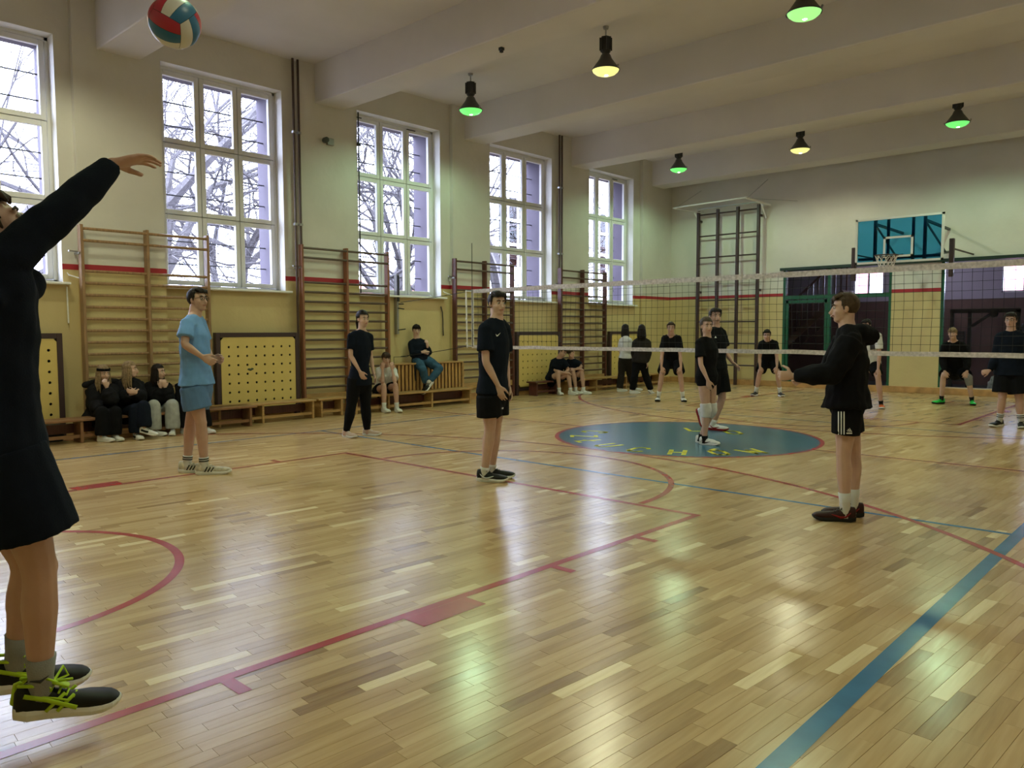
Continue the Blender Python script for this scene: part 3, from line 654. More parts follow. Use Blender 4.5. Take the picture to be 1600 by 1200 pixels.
                if b.f: mo = b.build('side_mark', m2, s.root, smooth=True); mo.parent = o
            if marks == 'cross':
                b = MB(); b.tube([X(-.255, .06, 0), X(-.235, .12, 0), X(-.2, .128, .012)], [.012*k, .010*k, .008*k], 8); b.tube([X(-.2, .125, .032), X(-.08, .122, .036), X(.05, .115, .032)], .006*k, 6); b.tube([X(-.2, .125, -.032), X(-.08, .122, -.036), X(.05, .115, -.032)], .006*k, 6); mo = b.build('collar', m2, s.root, smooth=True); mo.parent = o
        return s
    def decal(s, name, target, quads, m, off=.007, par=None):
        "flat print laid on the cloth; quads = strips of photo points measured on it"
        s.todo.append((name, target, quads, m, off)); return s
FIGS = []
def lay_prints():
    dg = bpy.context.evaluated_depsgraph_get()
    for s in FIGS:
        for name, target, strips, m, off in getattr(s, 'todo', []):
            o = getattr(s, target); wl = world_loc(o); me = o.data
            bv = BVHTree.FromPolygons([v.co+wl for v in me.vertices], [p.vertices[:] for p in me.polygons]); b = MB(); b_ok = True
            for st in strips:
                vs = []
                for (x, y) in st:
                    d = ray(x, y).normalized(); hit = bv.ray_cast(CAM, d)
                    if hit[0] is None: b_ok = False; break
                    vs.append(hit[0]-d*off)
                if b_ok: n = len(vs)//2; b.add(vs, [(2*i, 2*i+1, 2*i+3, 2*i+2) for i in range(n-1)])
                b_ok = True
            if b.f: c = b.build(name, m, s.root); c.parent = o
def strip(pts, w0, w1=None, n=None):
    "a ribbon along pts (photo pixels) as paired edge points"
    out = []; k = len(pts)
    for i, p in enumerate(pts):
        a = V(pts[max(0, i-1)]); c = V(pts[min(k-1, i+1)]); d = (c-a).normalized(); q = V((-d.y, d.x)); w_ = w0+(w1-w0)*i/(k-1) if w1 is not None else w0
        out += [tuple(V(p)+q*w_/2), tuple(V(p)-q*w_/2)]
    return out
def fig(*a, **k): f = Fig(*a, **k); f.todo = []; FIGS.append(f); return f
WP = mat('white_print', (.75, .75, .75), .6)
# ---------------------------------------------------------------- 1 server in the foreground, in mid-jump
p = fig((92, 1112), 'person serving at the left edge, in black top and dark shorts, arm thrown up', z=.14, k=1.04, vox=.006, skin_='b')
p.joints(hd=(-2, 356, .05), nk=(-20, 408, .02), sr=(14, 402, -.08), sl=(-62, 412, .12), er=(103, 325, -.02), wr=(176, 256, .05), el=(38, 446, .05), wl=(-20, 470, -.18), hr=(6, 700, -.08), hl=(-36, 700, .1), kr=(62, 888, -.06), ar=(64, 1084, .0), kl=(44, 880, .2), al=(24, 1046, .28)); p.free = 'lr'
p.body((1, .75, .1), tilt=(-.6, 1, 0)); p.hand('r', (1, .35, -.2), (.2, -.9, .2), .25, .18); p.hand('l', (-.8, -.2, .3), (0, -1, 0), .4); p.finish()
p.face(look=(1, .8, 0)); p.hair(HR['brown']); p.shirt(CL['navy'], 'long', hem=-.16, loose=.03, disp=.02, arm_loose=.006); p.shorts(CL['navy'], .70, .028, .05)
for q, sx_ in (('r', 0), ('l', 1)): p.sock(q, CL['sockg'], .145); p.shoe(q, (1, -.06, .1), SH['black'], SH['sole'], SH['neon'], SH['neon'], L=.31, marks='cross')
b = MB(); b.tube([p.J['ar']+V((0, 0, .07))+p.t*.048+p.r*-.03, p.J['ar']+V((0, 0, .064))+p.t*.052, p.J['ar']+V((0, 0, .078))+p.t*.047+p.r*.026], [.002, .006, .001], 6); b.build('sock_mark', M['black'], p.root)
# ---------------------------------------------------------------- 2 man in light blue
p = fig((318, 739), 'person in light blue shirt and shorts with glasses, standing at the left', k=1.08, vox=.007, skin_='b')
p.joints(hd=(309, 468, 0), nk=(304, 495, 0), sr=(293, 507, -.17), sl=(312, 506, .17), er=(288, 538, -.26), wr=(315, 557, -.24), el=(322, 545, .24), wl=(331, 559, .12), hr=(300, 604, -.09), hl=(315, 602, .09), kr=(314, 660, -.10), ar=(319, 718, -.10), kl=(298, 655, .09), al=(292, 714, .10))
p.body((.8, .12, .75)); p.hand('r', (.75, -.45, .1), (.1, 0, -1), .5, fist=False); p.hand('l', (1, -.25, .1), (0, -.3, 1), .9); p.finish()
p.face(look=(1, .25, .5), glasses=True); p.hair(HR['dark']); p.shirt(CL['lblue'], 'short', hem=-.04, loose=.035, disp=.02); p.shorts(CL['sblue'], .62, .024, .04)
for q, t_ in (('r', (1, 0, .15)), ('l', (1, 0, .3))): p.sock(q, CL['sockw'], .10, stripes=CL['sockk']); p.shoe(q, t_, SH['cream'], SH['sole'], SH['black'], SH['cream'], L=.32, marks='stripes')
# ---------------------------------------------------------------- 3 man with the white chest mark
p = fig((764, 750), 'person in black with a white tick on the chest, black shoes, looking to the right', k=1.06, vox=.007)
p.joints(hd=(777, 474, 0), nk=(776, 499, 0), sr=(758, 515, -.13), sl=(787, 514, .13), er=(759, 566, -.18), wr=(778, 602, -.17), el=(790, 566, .20), wl=(794, 603, .10), hr=(763, 618, -.09), hl=(776, 616, .09), kr=(766, 668, -.08), ar=(757, 733, -.07), kl=(775, 665, .08), al=(768, 724, .10))
p.body((.5, .03, .87)); p.hand('r', (.28, -1, .0), (.4, 0, -1), .3); p.hand('l', (.3, -1, .2), (-1, 0, .3), .35); p.finish()
p.face(look=(.9, .0, .6)); p.hair(HR['dark']); p.shirt(CL['navy'], 'short', hem=-.05, loose=.022); p.shorts(CL['black'], .66, .022, .03)
for q, t_ in (('r', (1, 0, .25)), ('l', (1, 0, .1))): p.sock(q, CL['sockw'], .06); p.shoe(q, t_, SH['black'], SH['sole'], SH['white'] if q == 'r' else None, SH['black'], L=.29, marks='swoosh')
p.decal('chest_mark', 'top', [[(774.6, 522.3), (774.9, 522.0), (775.8, 525.6), (775.9, 523.2), (777.6, 525.6), (777.0, 523.8), (780, 522.8), (779.4, 522.0), (782, 520), (781.9, 519.8)]], WP)
p.decal('leg_mark', 'bot', [[(783.6, 637), (786.5, 636.5), (783.8, 639.5), (786.2, 639)]], WP)
# ---------------------------------------------------------------- 4 woman in black
p = fig((556, 682), 'person with a dark ponytail in black V-neck shirt and black joggers, standing', k=1.03, vox=.008, fem=True)
p.joints(hd=(567, 498, 0), nk=(565, 518, 0), sr=(549, 526, -.10), sl=(577, 527, .07), er=(548, 556, -.13), wr=(562, 580, -.16), el=(579, 557, .12), wl=(584, 583, .06), hr=(554, 591, -.06), hl=(570, 591, .06), kr=(549, 634, -.05), ar=(541, 673, -.04), kl=(571, 634, .06), al=(574, 672, .08))
p.body((.55, -.02, .85)); p.hand('r', (.5, -1, 0), (.4, 0, -1), .3); p.hand('l', (.3, -1, 0), (-1, 0, .2), .3); p.finish()
p.face(); p.hair(HR['dark'], 'pony', .25); p.shirt(CL['navy'], 'short', hem=-.16, loose=.003, infl=.009, arm_loose=.004); p.decal('neck_opening', 'top', [[(562.5, 513.5), (570.5, 512.5), (564.8, 519), (569.8, 518.5), (567.4, 525.5), (568.4, 525.5)]], p.sk, .003); p.pants(CL['black'], .010, .0, -.008, end=.97)
for q, t_ in (('r', (.7, 0, .8)), ('l', (1, 0, .35))): p.sock(q, p.sk, .04); p.shoe(q, t_, SH['beige'], SH['sole'], None, SH['white'])
# ---------------------------------------------------------------- 5 boy in white seated
p = fig((604, 644), 'person in white shirt seated on the bench, hands on cheeks', k=1.0, vox=.009, skin_='b')
p.joints(hd=(603, 560, .18), nk=(603, 573, .30), sr=(592, 579, .36), sl=(615, 579, .30), er=(598, 599, .10), wr=(598, 578, .13), el=(617, 598, .05), wl=(613, 578, .11), hr=(590, 611, .46), hl=(607, 608, .50), kr=(600, 604, .02), ar=(600, 632, .0), kl=(618, 603, .02), al=(620, 631, .02))
p.body((.35, -.25, 1)); p.hand('r', (.05, 1, .1), (.2, .2, -1), .4); p.hand('l', (-.1, 1, .1), (-.3, .2, -1), .4); p.finish(); p.face(); p.hair(HR['brown'], 'short', fringe=1); p.shirt(CL['white'], 'short', hem=-.05, loose=.02); p.shorts(CL['black'], .45, .02, .02)
for q, t_ in (('r', (.45, 0, 1)), ('l', (.3, 0, 1))): p.sock(q, CL['sockw'], .10); p.shoe(q, t_, SH['white'], SH['sole'], None, SH['white'])
# ---------------------------------------------------------------- 6 boy on the radiator cover
p = fig((665, 610), 'person in navy hoodie and jeans perched on the slatted cover, back to the wall', k=1.03, vox=.009)
FB = V((XW+.60, 10.25, 0)); p.base = FB; p.n = V((FB.x, FB.y, 0)).normalized(); p.t = -p.n; p.r = p.n.cross(V((0, 0, 1))); p.root.location = FB
p.joints(hd=(650.5, 516, .30), nk=(651, 530, .30), sr=(643, 537, .28), sl=(661, 536, .30), er=(645, 554, .14), wr=(659, 550, .08), el=(670, 550, .24), wl=(668, 542, .10), hr=(651, 563, .20), hl=(665, 562, .22), kr=(661, 578, -.12), ar=(665, 599, -.02), kl=(687, 576, .02), al=(671, 596, -.10)); p.free = 'lr'
p.body((.25, -.05, 1)); p.hand('r', (1, -.1, .2), (0, -.3, -1), .4); p.hand('l', (-.1, 1, .3), (-.6, 0, -.5), .6); p.finish(); p.face(); p.hair(HR['dark'], 'short', fringe=1); p.shirt(CL['navy'], 'long', hem=-.08, loose=.015, hood=False, name='hoodie'); p.pants(CL['jeans'], .012, .006)
p.shoe('r', (-.5, -1, .5), SH['black'], SH['sole'], None, SH['black']); p.shoe('l', (-.7, -.8, .6), SH['black'], SH['sole'], SH['white'], SH['white'], marks='panel'); p.sock('l', CL['sockw'], .06)
# ---------------------------------------------------------------- 7, 8 boys leaning together
p = fig((886, 617), 'left of the two boys in dark shirts seated leaning together on the bench', k=1.0, vox=.010, skin_='b')
p.joints(hd=(880, 550, .02), nk=(873, 560, .12), sr=(865, 565, .16), sl=(881, 565, .12), er=(867, 579, .12), wr=(884, 583, -.02), el=(888, 578, .15), wl=(880, 584, .05), hr=(860, 593, .24), hl=(868, 592, .28), kr=(872, 584, .02), ar=(874, 605, .0), kl=(888, 585, .04), al=(892, 604, .02)); p.bent = .04
p.body((.6, -.5, .8), tilt=(.3, 1, 0)); p.hand('r', (1, -.1, 0), (0, -1, 0), .3); p.hand('l', (-1, -.1, .2), (0, -1, 0), .3); p.finish(); p.face(); p.hair(HR['brown']); p.shirt(CL['navy'], 'short', hem=-.08, loose=.02); p.shorts(CL['black'], .5)
for q, t_ in (('r', (.3, 0, 1)), ('l', (.9, 0, .8))): p.sock(q, CL['sockw'], .09); p.shoe(q, t_, SH['white'], SH['sole'])
p = fig((908, 616), 'right of the two boys in dark shirts seated leaning together, arms folded on knees', k=1.0, vox=.010, skin_='b')
p.joints(hd=(892, 551, .02), nk=(893, 561, .12), sr=(886, 567, .16), sl=(901, 566, .12), er=(889, 577, .10), wr=(903, 577, .0), el=(909, 573, .12), wl=(897, 578, .04), hr=(886, 592, .24), hl=(897, 591, .28), kr=(896, 581, .04), ar=(900, 604, .02), kl=(909, 580, .02), al=(912, 602, .0)); p.bent = .04
p.body((-.35, -.5, .9), tilt=(-.35, 1, 0)); p.hand('r', (1, 0, 0), (0, -1, 0), .3); p.hand('l', (-1, -.2, 0), (0, -1, 0), .3); p.finish(); p.face(); p.hair(HR['lbrown'], 'short', fringe=1); p.shirt(CL['navy'], 'short', hem=-.08, loose=.02); p.shorts(CL['black'], .5)
for q, t_ in (('r', (.8, 0, .8)), ('l', (1, 0, .7))): p.sock(q, CL['sockw'], .09); p.shoe(q, t_, SH['white'], SH['sole'])
# ---------------------------------------------------------------- 9, 10 walking girls
p = fig((972, 612), 'person walking away with long dark hair and a white top over dark trousers', k=1.0, vox=.010, fem=True)
p.joints(hd=(978, 514, .05), nk=(977, 526, .0), sl=(971, 532, .05), sr=(984, 532, -.1), el=(969, 550, .1), wl=(972, 566, .1), er=(988, 550, -.05), wr=(990, 565, 0), hl=(973, 560, .05), hr=(981, 560, -.05), kl=(971, 584, .05), al=(968, 607, .0), kr=(984, 584, .15), ar=(992, 606, .3))
p.body((.7, .05, -.6)); p.hand('l', (.1, -1, 0), (1, 0, 0), .3); p.hand('r', (.1, -1, 0), (-1, 0, 0), .3); p.finish(); p.hair(HR['dark'], 'long', .27); p.shirt(CL['white'], 'short', hem=-.02, loose=.01); p.pants(CL['brownblack'], .014, .015, .01)
p.shoe('l', (1, 0, -.3), SH['white'], SH['sole']); p.shoe('r', (1, 0, -.3), SH['white'], SH['sole'])
p = fig((990, 615), 'person walking in all black with long black hair, beside the one in the white top', k=1.03, vox=.010, fem=True)
p.joints(hd=(1003, 515, 0), nk=(1002, 528, 0), sl=(993, 534, .0), sr=(1012, 534, .0), el=(990, 552, .1), wl=(993, 568, .1), er=(1014, 552, -.05), wr=(1011, 566, -.08), hl=(996, 563, .04), hr=(1004, 563, -.04), kl=(992, 586, .0), al=(988, 609, .0), kr=(1008, 584, .1), ar=(1017, 605, .25))
p.body((.25, .02, -1)); p.hand('l', (.1, -1, 0), (1, 0, 0), .3); p.hand('r', (.1, -1, 0), (-1, 0, 0), .3); p.finish(); p.hair(HR['dark'], 'long', .28); p.shirt(CL['brownblack'], 'long', hem=-.12, loose=.02); p.pants(CL['black'], .014, .012, .0)
p.shoe('l', (.9, 0, .4), SH['white'], SH['sole']); p.shoe('r', (.6, -.5, -.6), SH['white'], SH['sole'])
# ---------------------------------------------------------------- 11 bending man beyond the net
p = fig((1047, 627), 'person in black bending, hands on knees, beyond the net beside the long-haired walkers', k=1.04, vox=.009, skin_='b')
p.joints(hd=(1048.5, 512, -.22), nk=(1048.5, 525, -.10), sr=(1038.5, 529, -.05), sl=(1060, 529, -.05), er=(1034, 556, -.05), wr=(1033.5, 573, -.10), el=(1063, 556, -.05), wl=(1064, 573, -.10), hr=(1042, 562, .32), hl=(1056, 562, .32), kr=(1034, 586, -.02), ar=(1029, 613, .05), kl=(1063, 586, -.02), al=(1067, 613, .05))
p.body((0, -.03, 1)); p.hand('r', (.25, -1, .15), (0, 0, -1), .25, .2); p.hand('l', (-.25, -1, .15), (0, 0, -1), .25, .2); p.finish(); p.face(); p.hair(HR['brown']); p.shirt(CL['black'], 'short', hem=-.05, loose=.03); p.shorts(CL['black'], .8, .024, .02)
for q, t_ in (('r', (-.1, 0, 1)), ('l', (.15, 0, 1))): p.sock(q, CL['sockw'], .13); p.shoe(q, t_, SH['white'], SH['bsole'], None, SH['black'])
# ---------------------------------------------------------------- 12 girl with knee pads
p = fig((1104, 694), 'person with white knee pads, black shirt and short black shorts, standing on the blue circle', k=.98, vox=.008, fem=True)
p.joints(hd=(1104, 509, 0), nk=(1105, 528, 0), sr=(1093, 536, -.10), sl=(1114, 536, .09), er=(1095, 570, -.19), wr=(1106, 594, -.22), el=(1115, 570, .12), wl=(1116, 592, .04), hr=(1099, 590, -.05), hl=(1110, 589, .06), kr=(1103, 640, -.05), ar=(1101, 681, -.05), kl=(1112, 640, .07), al=(1095, 678, .10))
p.body((.45, 0, .9)); p.hand('r', (.2, -1, 0), (.3, 0, -1), .25); p.hand('l', (.1, -1, .1), (-1, 0, 0), .3); p.finish(); p.face(); p.hair(HR['lbrown'], 'pony', .1); p.shirt(CL['black'], 'short', hem=-.05, loose=.008, infl=.010); p.shorts(CL['black'], .25, .014, .0)
for q, t_ in (('r', (1, 0, .35)), ('l', (.9, 0, .3))):
    p.sock(q, CL['sockk'], .05); p.shoe(q, t_, SH['white'], SH['sole'], SH['maroon'], SH['white'], L=.30, marks='swoosh')
    kn, h, an = p.J['k'+q], p.J['h'+q], p.J['a'+q]; b = MB(); b.tube([kn.lerp(h, .2), kn.lerp(h, .05), kn.lerp(an, .1), kn.lerp(an, .26)], [.074, .073, .068, .062], 14, 'flat'); b.ell(kn+p.t*.03+p.r*.025, (p.r*.05, p.t*.04, V((0, 0, .075))), 12, 8); soft(b, 'knee_pad', CL['white'], p.root, .009, 3)
# ---------------------------------------------------------------- 13 man walking behind her
p = fig((1116, 673), 'person in black walking right behind the one with knee pads, red-soled shoes', k=1.06, vox=.008, skin_='b')
p.joints(hd=(1117.5, 494, 0), nk=(1118, 512, 0), sr=(1107, 522, -.1), sl=(1128, 521, .1), er=(1106, 548, -.1), wr=(1112, 568, -.1), el=(1133, 550, .2), wl=(1145, 567, .2), hr=(1114, 578, -.09), hl=(1124, 578, .09), kr=(1108, 622, .0), ar=(1097, 644, .22), kl=(1128, 622, .05), al=(1114, 663, .05)); p.free = 'r'
p.body((.45, .02, .9)); p.hand('l', (1, -.7, 0), (0, -1, .3), .5); p.hand('r', (.2, -1, 0), (.3, 0, -1), .3); p.finish(); p.face(); p.hair(HR['dark']); p.shirt(CL['black'], 'short', hem=-.05, loose=.02); p.shorts(CL['black'], .8, .026, .04)
p.sock('l', CL['sockw'], .08); p.sock('r', CL['sockw'], .08); p.shoe('l', (1, 0, .25), SH['white'], SH['red'], SH['red'], SH['white'], marks='swoosh'); p.shoe('r', (.35, -1, .2), SH['white'], SH['red'], None, SH['white'])
p.decal('chest_mark', 'top', [[(1116.5, 528), (1118, 525), (1119.8, 528), (1118.2, 525)]], WP)
# ---------------------------------------------------------------- 14 bending man by the climbing frame
p = fig((1200, 619), 'person in black bending with hands on knees in front of the green door', k=1.04, vox=.010, skin_='b')
p.joints(hd=(1198.5, 523, -.24), nk=(1199.5, 532, -.10), sr=(1190, 537, -.05), sl=(1211, 537, -.05), er=(1187, 560, -.05), wr=(1187.5, 573, -.12), el=(1214, 560, -.05), wl=(1214, 573, -.12), hr=(1195, 563, .30), hl=(1208, 563, .30), kr=(1187, 583, -.04), ar=(1181, 607, .05), kl=(1215, 583, -.04), al=(1219, 608, .05))
p.body((-.1, -.2, 1)); p.hand('r', (.2, -1, .15), (0, 0, -1), .25, .2); p.hand('l', (-.2, -1, .15), (0, 0, -1), .25, .2); p.finish(); p.face(); p.hair(HR['dark']); p.shirt(CL['black'], 'short', hem=-.05, loose=.03); p.shorts(CL['black'], .8, .024, .02)
for q, t_ in (('r', (-.35, 0, 1)), ('l', (.3, 0, 1))): p.sock(q, CL['sockw'], .13); p.shoe(q, t_, SH['black'], SH['sole'])
# ---------------------------------------------------------------- 15 boy in the hoodie
p = fig((1312, 810), 'person in black hoodie and striped shorts, smiling, thumb up, standing nearest on the right', k=1.02, vox=.006)
p.joints(hd=(1319, 481, 0), nk=(1324, 512, 0), sl=(1331, 533, -.15), sr=(1321, 531, .16), el=(1300, 583, -.24), wl=(1240, 588, -.20), er=(1296, 580, .22), wr=(1262, 590, .12), hl=(1325, 632, -.09), hr=(1322, 630, .09), kl=(1318, 710, -.10), al=(1321, 786, -.09), kr=(1334, 708, .09), ar=(1334, 778, .10))
p.body((-1, .02, .15)); p.hand('l', (-.9, .05, .25), (.2, -.15, -1), 1.0, .05, thumb_out=1.6); p.hand('r', (-.8, -.2, -.1), (0, -.2, 1), .8); p.finish()
p.face(smile=True); p.hair(HR['lbrown']); p.shirt(CL['black'], 'long', hem=-.06, loose=.04, infl=.022, hood=True, disp=.03, arm_loose=.028); p.shorts(CL['black'], .60, .018, .012)
for q, t_ in (('l', (-1, 0, .12)), ('r', (-1, 0, .2))): p.sock(q, CL['sockw'], .15); p.shoe(q, t_, SH['maroon'], SH['bsole'], SH['red'], SH['black'], L=.30, marks='swoosh')
for i in range(3): p.decal('side_stripe', 'bot', [strip([(1310.0+4.4*i, 643+12*j) for j in range(4)], 1.8)], WP)
p.decal('hem_line', 'bot', [strip([(1298, 680.5), (1305, 680.8), (1315, 681), (1325, 681), (1333, 681), (1339, 681)], 1.1)], WP)
p.decal('leg_logo', 'bot', [[(1323.2, 673), (1325.6, 674.8), (1323.9, 671.8), (1326.0, 674.8)], [(1324.6, 670.7), (1327.2, 674.8), (1326, 670), (1328.6, 674.8)], [(1326.9, 668.8), (1329.4, 674.8), (1327.6, 668.8), (1331.4, 674.8)], [(1322.5, 676), (1322.5, 678), (1331.5, 676), (1331.5, 678)]], WP)
# ---------------------------------------------------------------- 16 half hidden player
p = fig((1378, 638), 'person in white shirt and orange shoes, half hidden behind the hoodie', k=1.0, vox=.010, skin_='b')
p.joints(hd=(1354, 508, -.1), nk=(1360, 517, 0), sl=(1372, 525, -.05), sr=(1352, 525, .1), el=(1374, 556, -.08), wl=(1372, 576, -.1), er=(1349, 556, .1), wr=(1352, 576, .1), hl=(1366, 566, .2), hr=(1354, 566, .3), kl=(1372, 590, -.05), al=(1377, 624, .0), kr=(1345, 590, .1), ar=(1341, 624, .1))
p.body((-.5, -.2, .8)); p.hand('l', (.2, -1, .1), (0, 0, -1), .25); p.hand('r', (.2, -1, .1), (0, 0, -1), .25); p.finish(); p.face(); p.hair(HR['dark']); p.shirt(CL['white'], 'short', hem=-.1, loose=.03); p.shorts(CL['black'], .75, .02, .01)
for q in 'lr': p.sock(q, CL['sockk'], .07); p.shoe(q, (.1, 0, 1), SH['orange'], SH['sole'], None, SH['black'])
p.decal('shirt_print', 'top', [strip([(1361, 531), (1362.5, 537), (1364, 546)], 5, 9)], M['black'])
# ---------------------------------------------------------------- 17 crouching boy, green shoes
p = fig((1492, 632), 'person with blond fringe crouching in black with bright green shoes', k=1.0, vox=.009)
p.joints(hd=(1488.5, 521, -.22), nk=(1489.5, 533, -.1), sr=(1477, 540, -.03), sl=(1503, 540, -.03), er=(1473, 562, .0), wr=(1476, 580, -.12), el=(1511, 562, .0), wl=(1511, 580, -.12), hr=(1482, 578, .34), hl=(1501, 578, .34), kr=(1474, 588, -.05), ar=(1471, 621, .04), kl=(1513, 590, -.05), al=(1519, 623, .04))
p.body((-.15, .05, 1)); p.hand('r', (.25, -1, .15), (0, 0, -1), .3, .2); p.hand('l', (-.25, -1, .15), (0, 0, -1), .3, .2); p.finish(); p.face(); p.hair(HR['blond'], 'short', fringe=1.6); p.shirt(CL['black'], 'long', hem=-.05, loose=.05, arm_loose=.02, disp=.02); p.shorts(CL['black'], .72, .022, .02)
for q, t_ in (('r', (-.75, 0, .8)), ('l', (.1, 0, 1))): p.sock(q, CL['sockk'], .09); p.shoe(q, t_, SH['green'], SH['bsole'], None, SH['green'])
kn, h, an = p.J['kl'], p.J['hl'], p.J['al']; b = MB(); b.tube([kn.lerp(h, .1), kn, kn.lerp(an, .12), kn.lerp(an, .32)], [.078, .080, .074, .062], 14, 'flat'); soft(b, 'knee_pad', CL['grey'], p.root, .01, 3)
# ---------------------------------------------------------------- 18 player at the right edge
p = fig((1574, 667), 'person in glasses, dark blue long-sleeved top and black shorts at the right edge', k=1.03, vox=.008, skin_='b')
p.joints(hd=(1579.5, 500, -.02), nk=(1580, 519, 0), sr=(1563, 527, 0), sl=(1598, 527, 0), er=(1556, 560, .0), wr=(1546, 579, -.12), el=(1606, 560, 0), wl=(1606, 590, 0), hr=(1569, 582, 0), hl=(1588, 582, 0), kr=(1566, 624, -.02), ar=(1562, 652, .0), kl=(1593, 625, -.02), al=(1595, 655, 0))
p.J['kr'] = p.at(1566, 622, -.04)
p.body((-.25, 0, 1)); p.hand('r', (-.9, -.3, .4), (0, -.3, -1), .9, fist=True); p.hand('l', (0, -1, .2), (-1, 0, 0), .4); p.finish(); p.face(glasses=True); p.hair(HR['dark']); p.shirt(CL['navy'], 'long', hem=-.08, loose=.035, infl=.018, disp=.02); p.shorts(CL['black'], .78, .03, .04)
for q, t_ in (('r', (-.55, 0, 1)), ('l', (.1, 0, 1))): p.sock(q, CL['sockw'], .13, stripes=CL['sockk']); p.shoe(q, t_, SH['black'], SH['sole'], None, SH['black'])
# ---------------------------------------------------------------- 19-22 girls on the bench
p = fig((165, 690), 'person with a black headband and light brown hair seated on the bench, hand over mouth', k=.98, vox=.009, fem=True)
p.joints(hd=(162, 583, .30), nk=(160, 600, .36), sr=(147, 609, .40), sl=(173, 609, .36), er=(150, 634, .30), wr=(155, 639, .08), el=(174, 624, .12), wl=(167, 606, .13), hr=(152, 652, .48), hl=(170, 650, .50), kr=(160, 644, .02), ar=(159, 682, .0), kl=(180, 643, .04), al=(180, 680, .04))
p.body((.45, -.1, .9)); p.hand('r', (1, -.2, .2), (0, -1, 0), .3); p.hand('l', (-.25, 1, .1), (-.2, 0, -1), .5); p.finish(); p.face(brow=HR['lbrown']); p.hair(HR['blond'], 'long', .28); p.shirt(CL['coat'], 'long', hem=-.2, loose=.08, infl=.035, disp=.03, arm_loose=.03, name='coat'); p.pants(CL['black'], .014, .015, .01)
b = MB(); E = p.E; b.tube([E(-.09*math.cos(a)*-1-.012, .055+.0*a, .089*math.sin(a)) for a in [(-1.7+3.4*i/16) for i in range(17)]], [(.019, .006)]*17, 8, 'flat', ax=p.hU); b.build('headband', CL['black'], p.root, smooth=True)
b = MB(); c = p.J['nk']-p.fwd()*.10-p.r*.02; b.tube([c+p.r*.20, c-p.fwd()*.03, c-p.r*.20-V((0, 0, .04))], [.04, .06, .045], 10); soft(b, 'coat_hood', CL['coat'], p.root, .014, 3, .02)
for q, t_ in (('r', (.75, 0, .7)), ('l', (.45, 0, 1))): p.shoe(q, t_, SH['white'], SH['sole'], None, SH['white'], L=.29)
p = fig((217, 686), 'person with long straight light hair in dark coat on the bench, legs crossed', k=1.0, vox=.009, fem=True)
p.joints(hd=(204, 577, .32), nk=(201, 593, .38), sr=(189, 601, .42), sl=(212, 600, .36), er=(193, 622, .30), wr=(204, 616, .12), el=(218, 620, .26), wl=(212, 614, .10), hr=(196, 649, .48), hl=(212, 648, .50), kr=(212, 640, .04), ar=(213, 678, .0), kl=(224, 636, .0), al=(226, 669, -.08)); p.free = 'l'
p.body((1, .12, .35)); p.hand('r', (.8, .3, .2), (0, 0, -1), .6); p.hand('l', (-.6, .2, .2), (0, 0, -1), .6); p.finish(); p.face(brow=HR['lbrown']); p.hair(HR['blond'], 'long', .32); p.shirt(CL['coat'], 'long', hem=-.15, loose=.06, infl=.035, disp=.03, arm_loose=.03, name='coat'); p.pants(CL['navy'], .016, .022, .01)
p.shoe('r', (.35, 0, 1), SH['white'], SH['sole'], SH['black'], SH['black'], marks='panel'); p.shoe('l', (1, -.3, .5), SH['white'], SH['sole'], SH['black'], SH['black'], marks='panel')
p = fig((260, 680), 'person in black hoodie and pale grey jeans on the bench, hands at the mouth', k=.98, vox=.009, fem=True)
p.joints(hd=(248, 581, .30), nk=(244, 597, .38), sr=(233, 605, .42), sl=(258, 604, .36), er=(245, 622, .16), wr=(251, 606, .15), el=(263, 621, .14), wl=(258, 606, .13), hr=(239, 648, .46), hl=(256, 647, .50), kr=(240, 634, .02), ar=(241, 672, .0), kl=(269, 633, .06), al=(270, 669, .02))
p.body((.85, .05, .55)); p.hand('r', (.15, 1, .1), (.2, 0, -1), .5); p.hand('l', (-.1, 1, .0), (-.2, 0, -1), .5); p.finish(); p.face(); p.hair(HR['dark'], 'long', .22); p.shirt(CL['black'], 'long', hem=-.12, loose=.04, infl=.03, disp=.03, arm_loose=.025, name='hoodie', hood=False); p.pants(CL['ljeans'], .014, .028, .014)
for q, t_ in (('r', (.9, 0, .6)), ('l', (-.1, 0, 1))): p.shoe(q, t_, SH['white'], SH['sole'], None, SH['white'])
p = fig((308, 677), 'person in black seated last on the bench, mostly hidden by the one in light blue', k=.98, vox=.010, fem=True)
p.joints(hd=(299, 580, .32), nk=(297, 596, .38), sr=(286, 603, .42), sl=(308, 603, .36), er=(284, 626, .3), wr=(300, 634, .1), el=(312, 626, .2), wl=(306, 634, .08), hr=(288, 645, .46), hl=(304, 645, .50), kr=(291, 633, .04), ar=(288, 668, .04), kl=(316, 632, .06), al=(324, 666, .0))
p.body((.9, 0, .5)); p.hand('r', (1, 0, .1), (0, -1, 0), .4); p.hand('l', (-1, 0, .1), (0, -1, 0), .4); p.finish(); p.face(); p.hair(HR['dark'], 'long', .25); p.shirt(CL['black'], 'long', hem=-.15, loose=.05, infl=.035, disp=.03, arm_loose=.03, name='coat'); p.pants(CL['black'], .014, .012, .01)
for q, t_ in (('r', (.7, 0, .8)), ('l', (.5, 0, 1))): p.shoe(q, t_, SH['white'], SH['sole'])
bake_pending(); lay_prints()
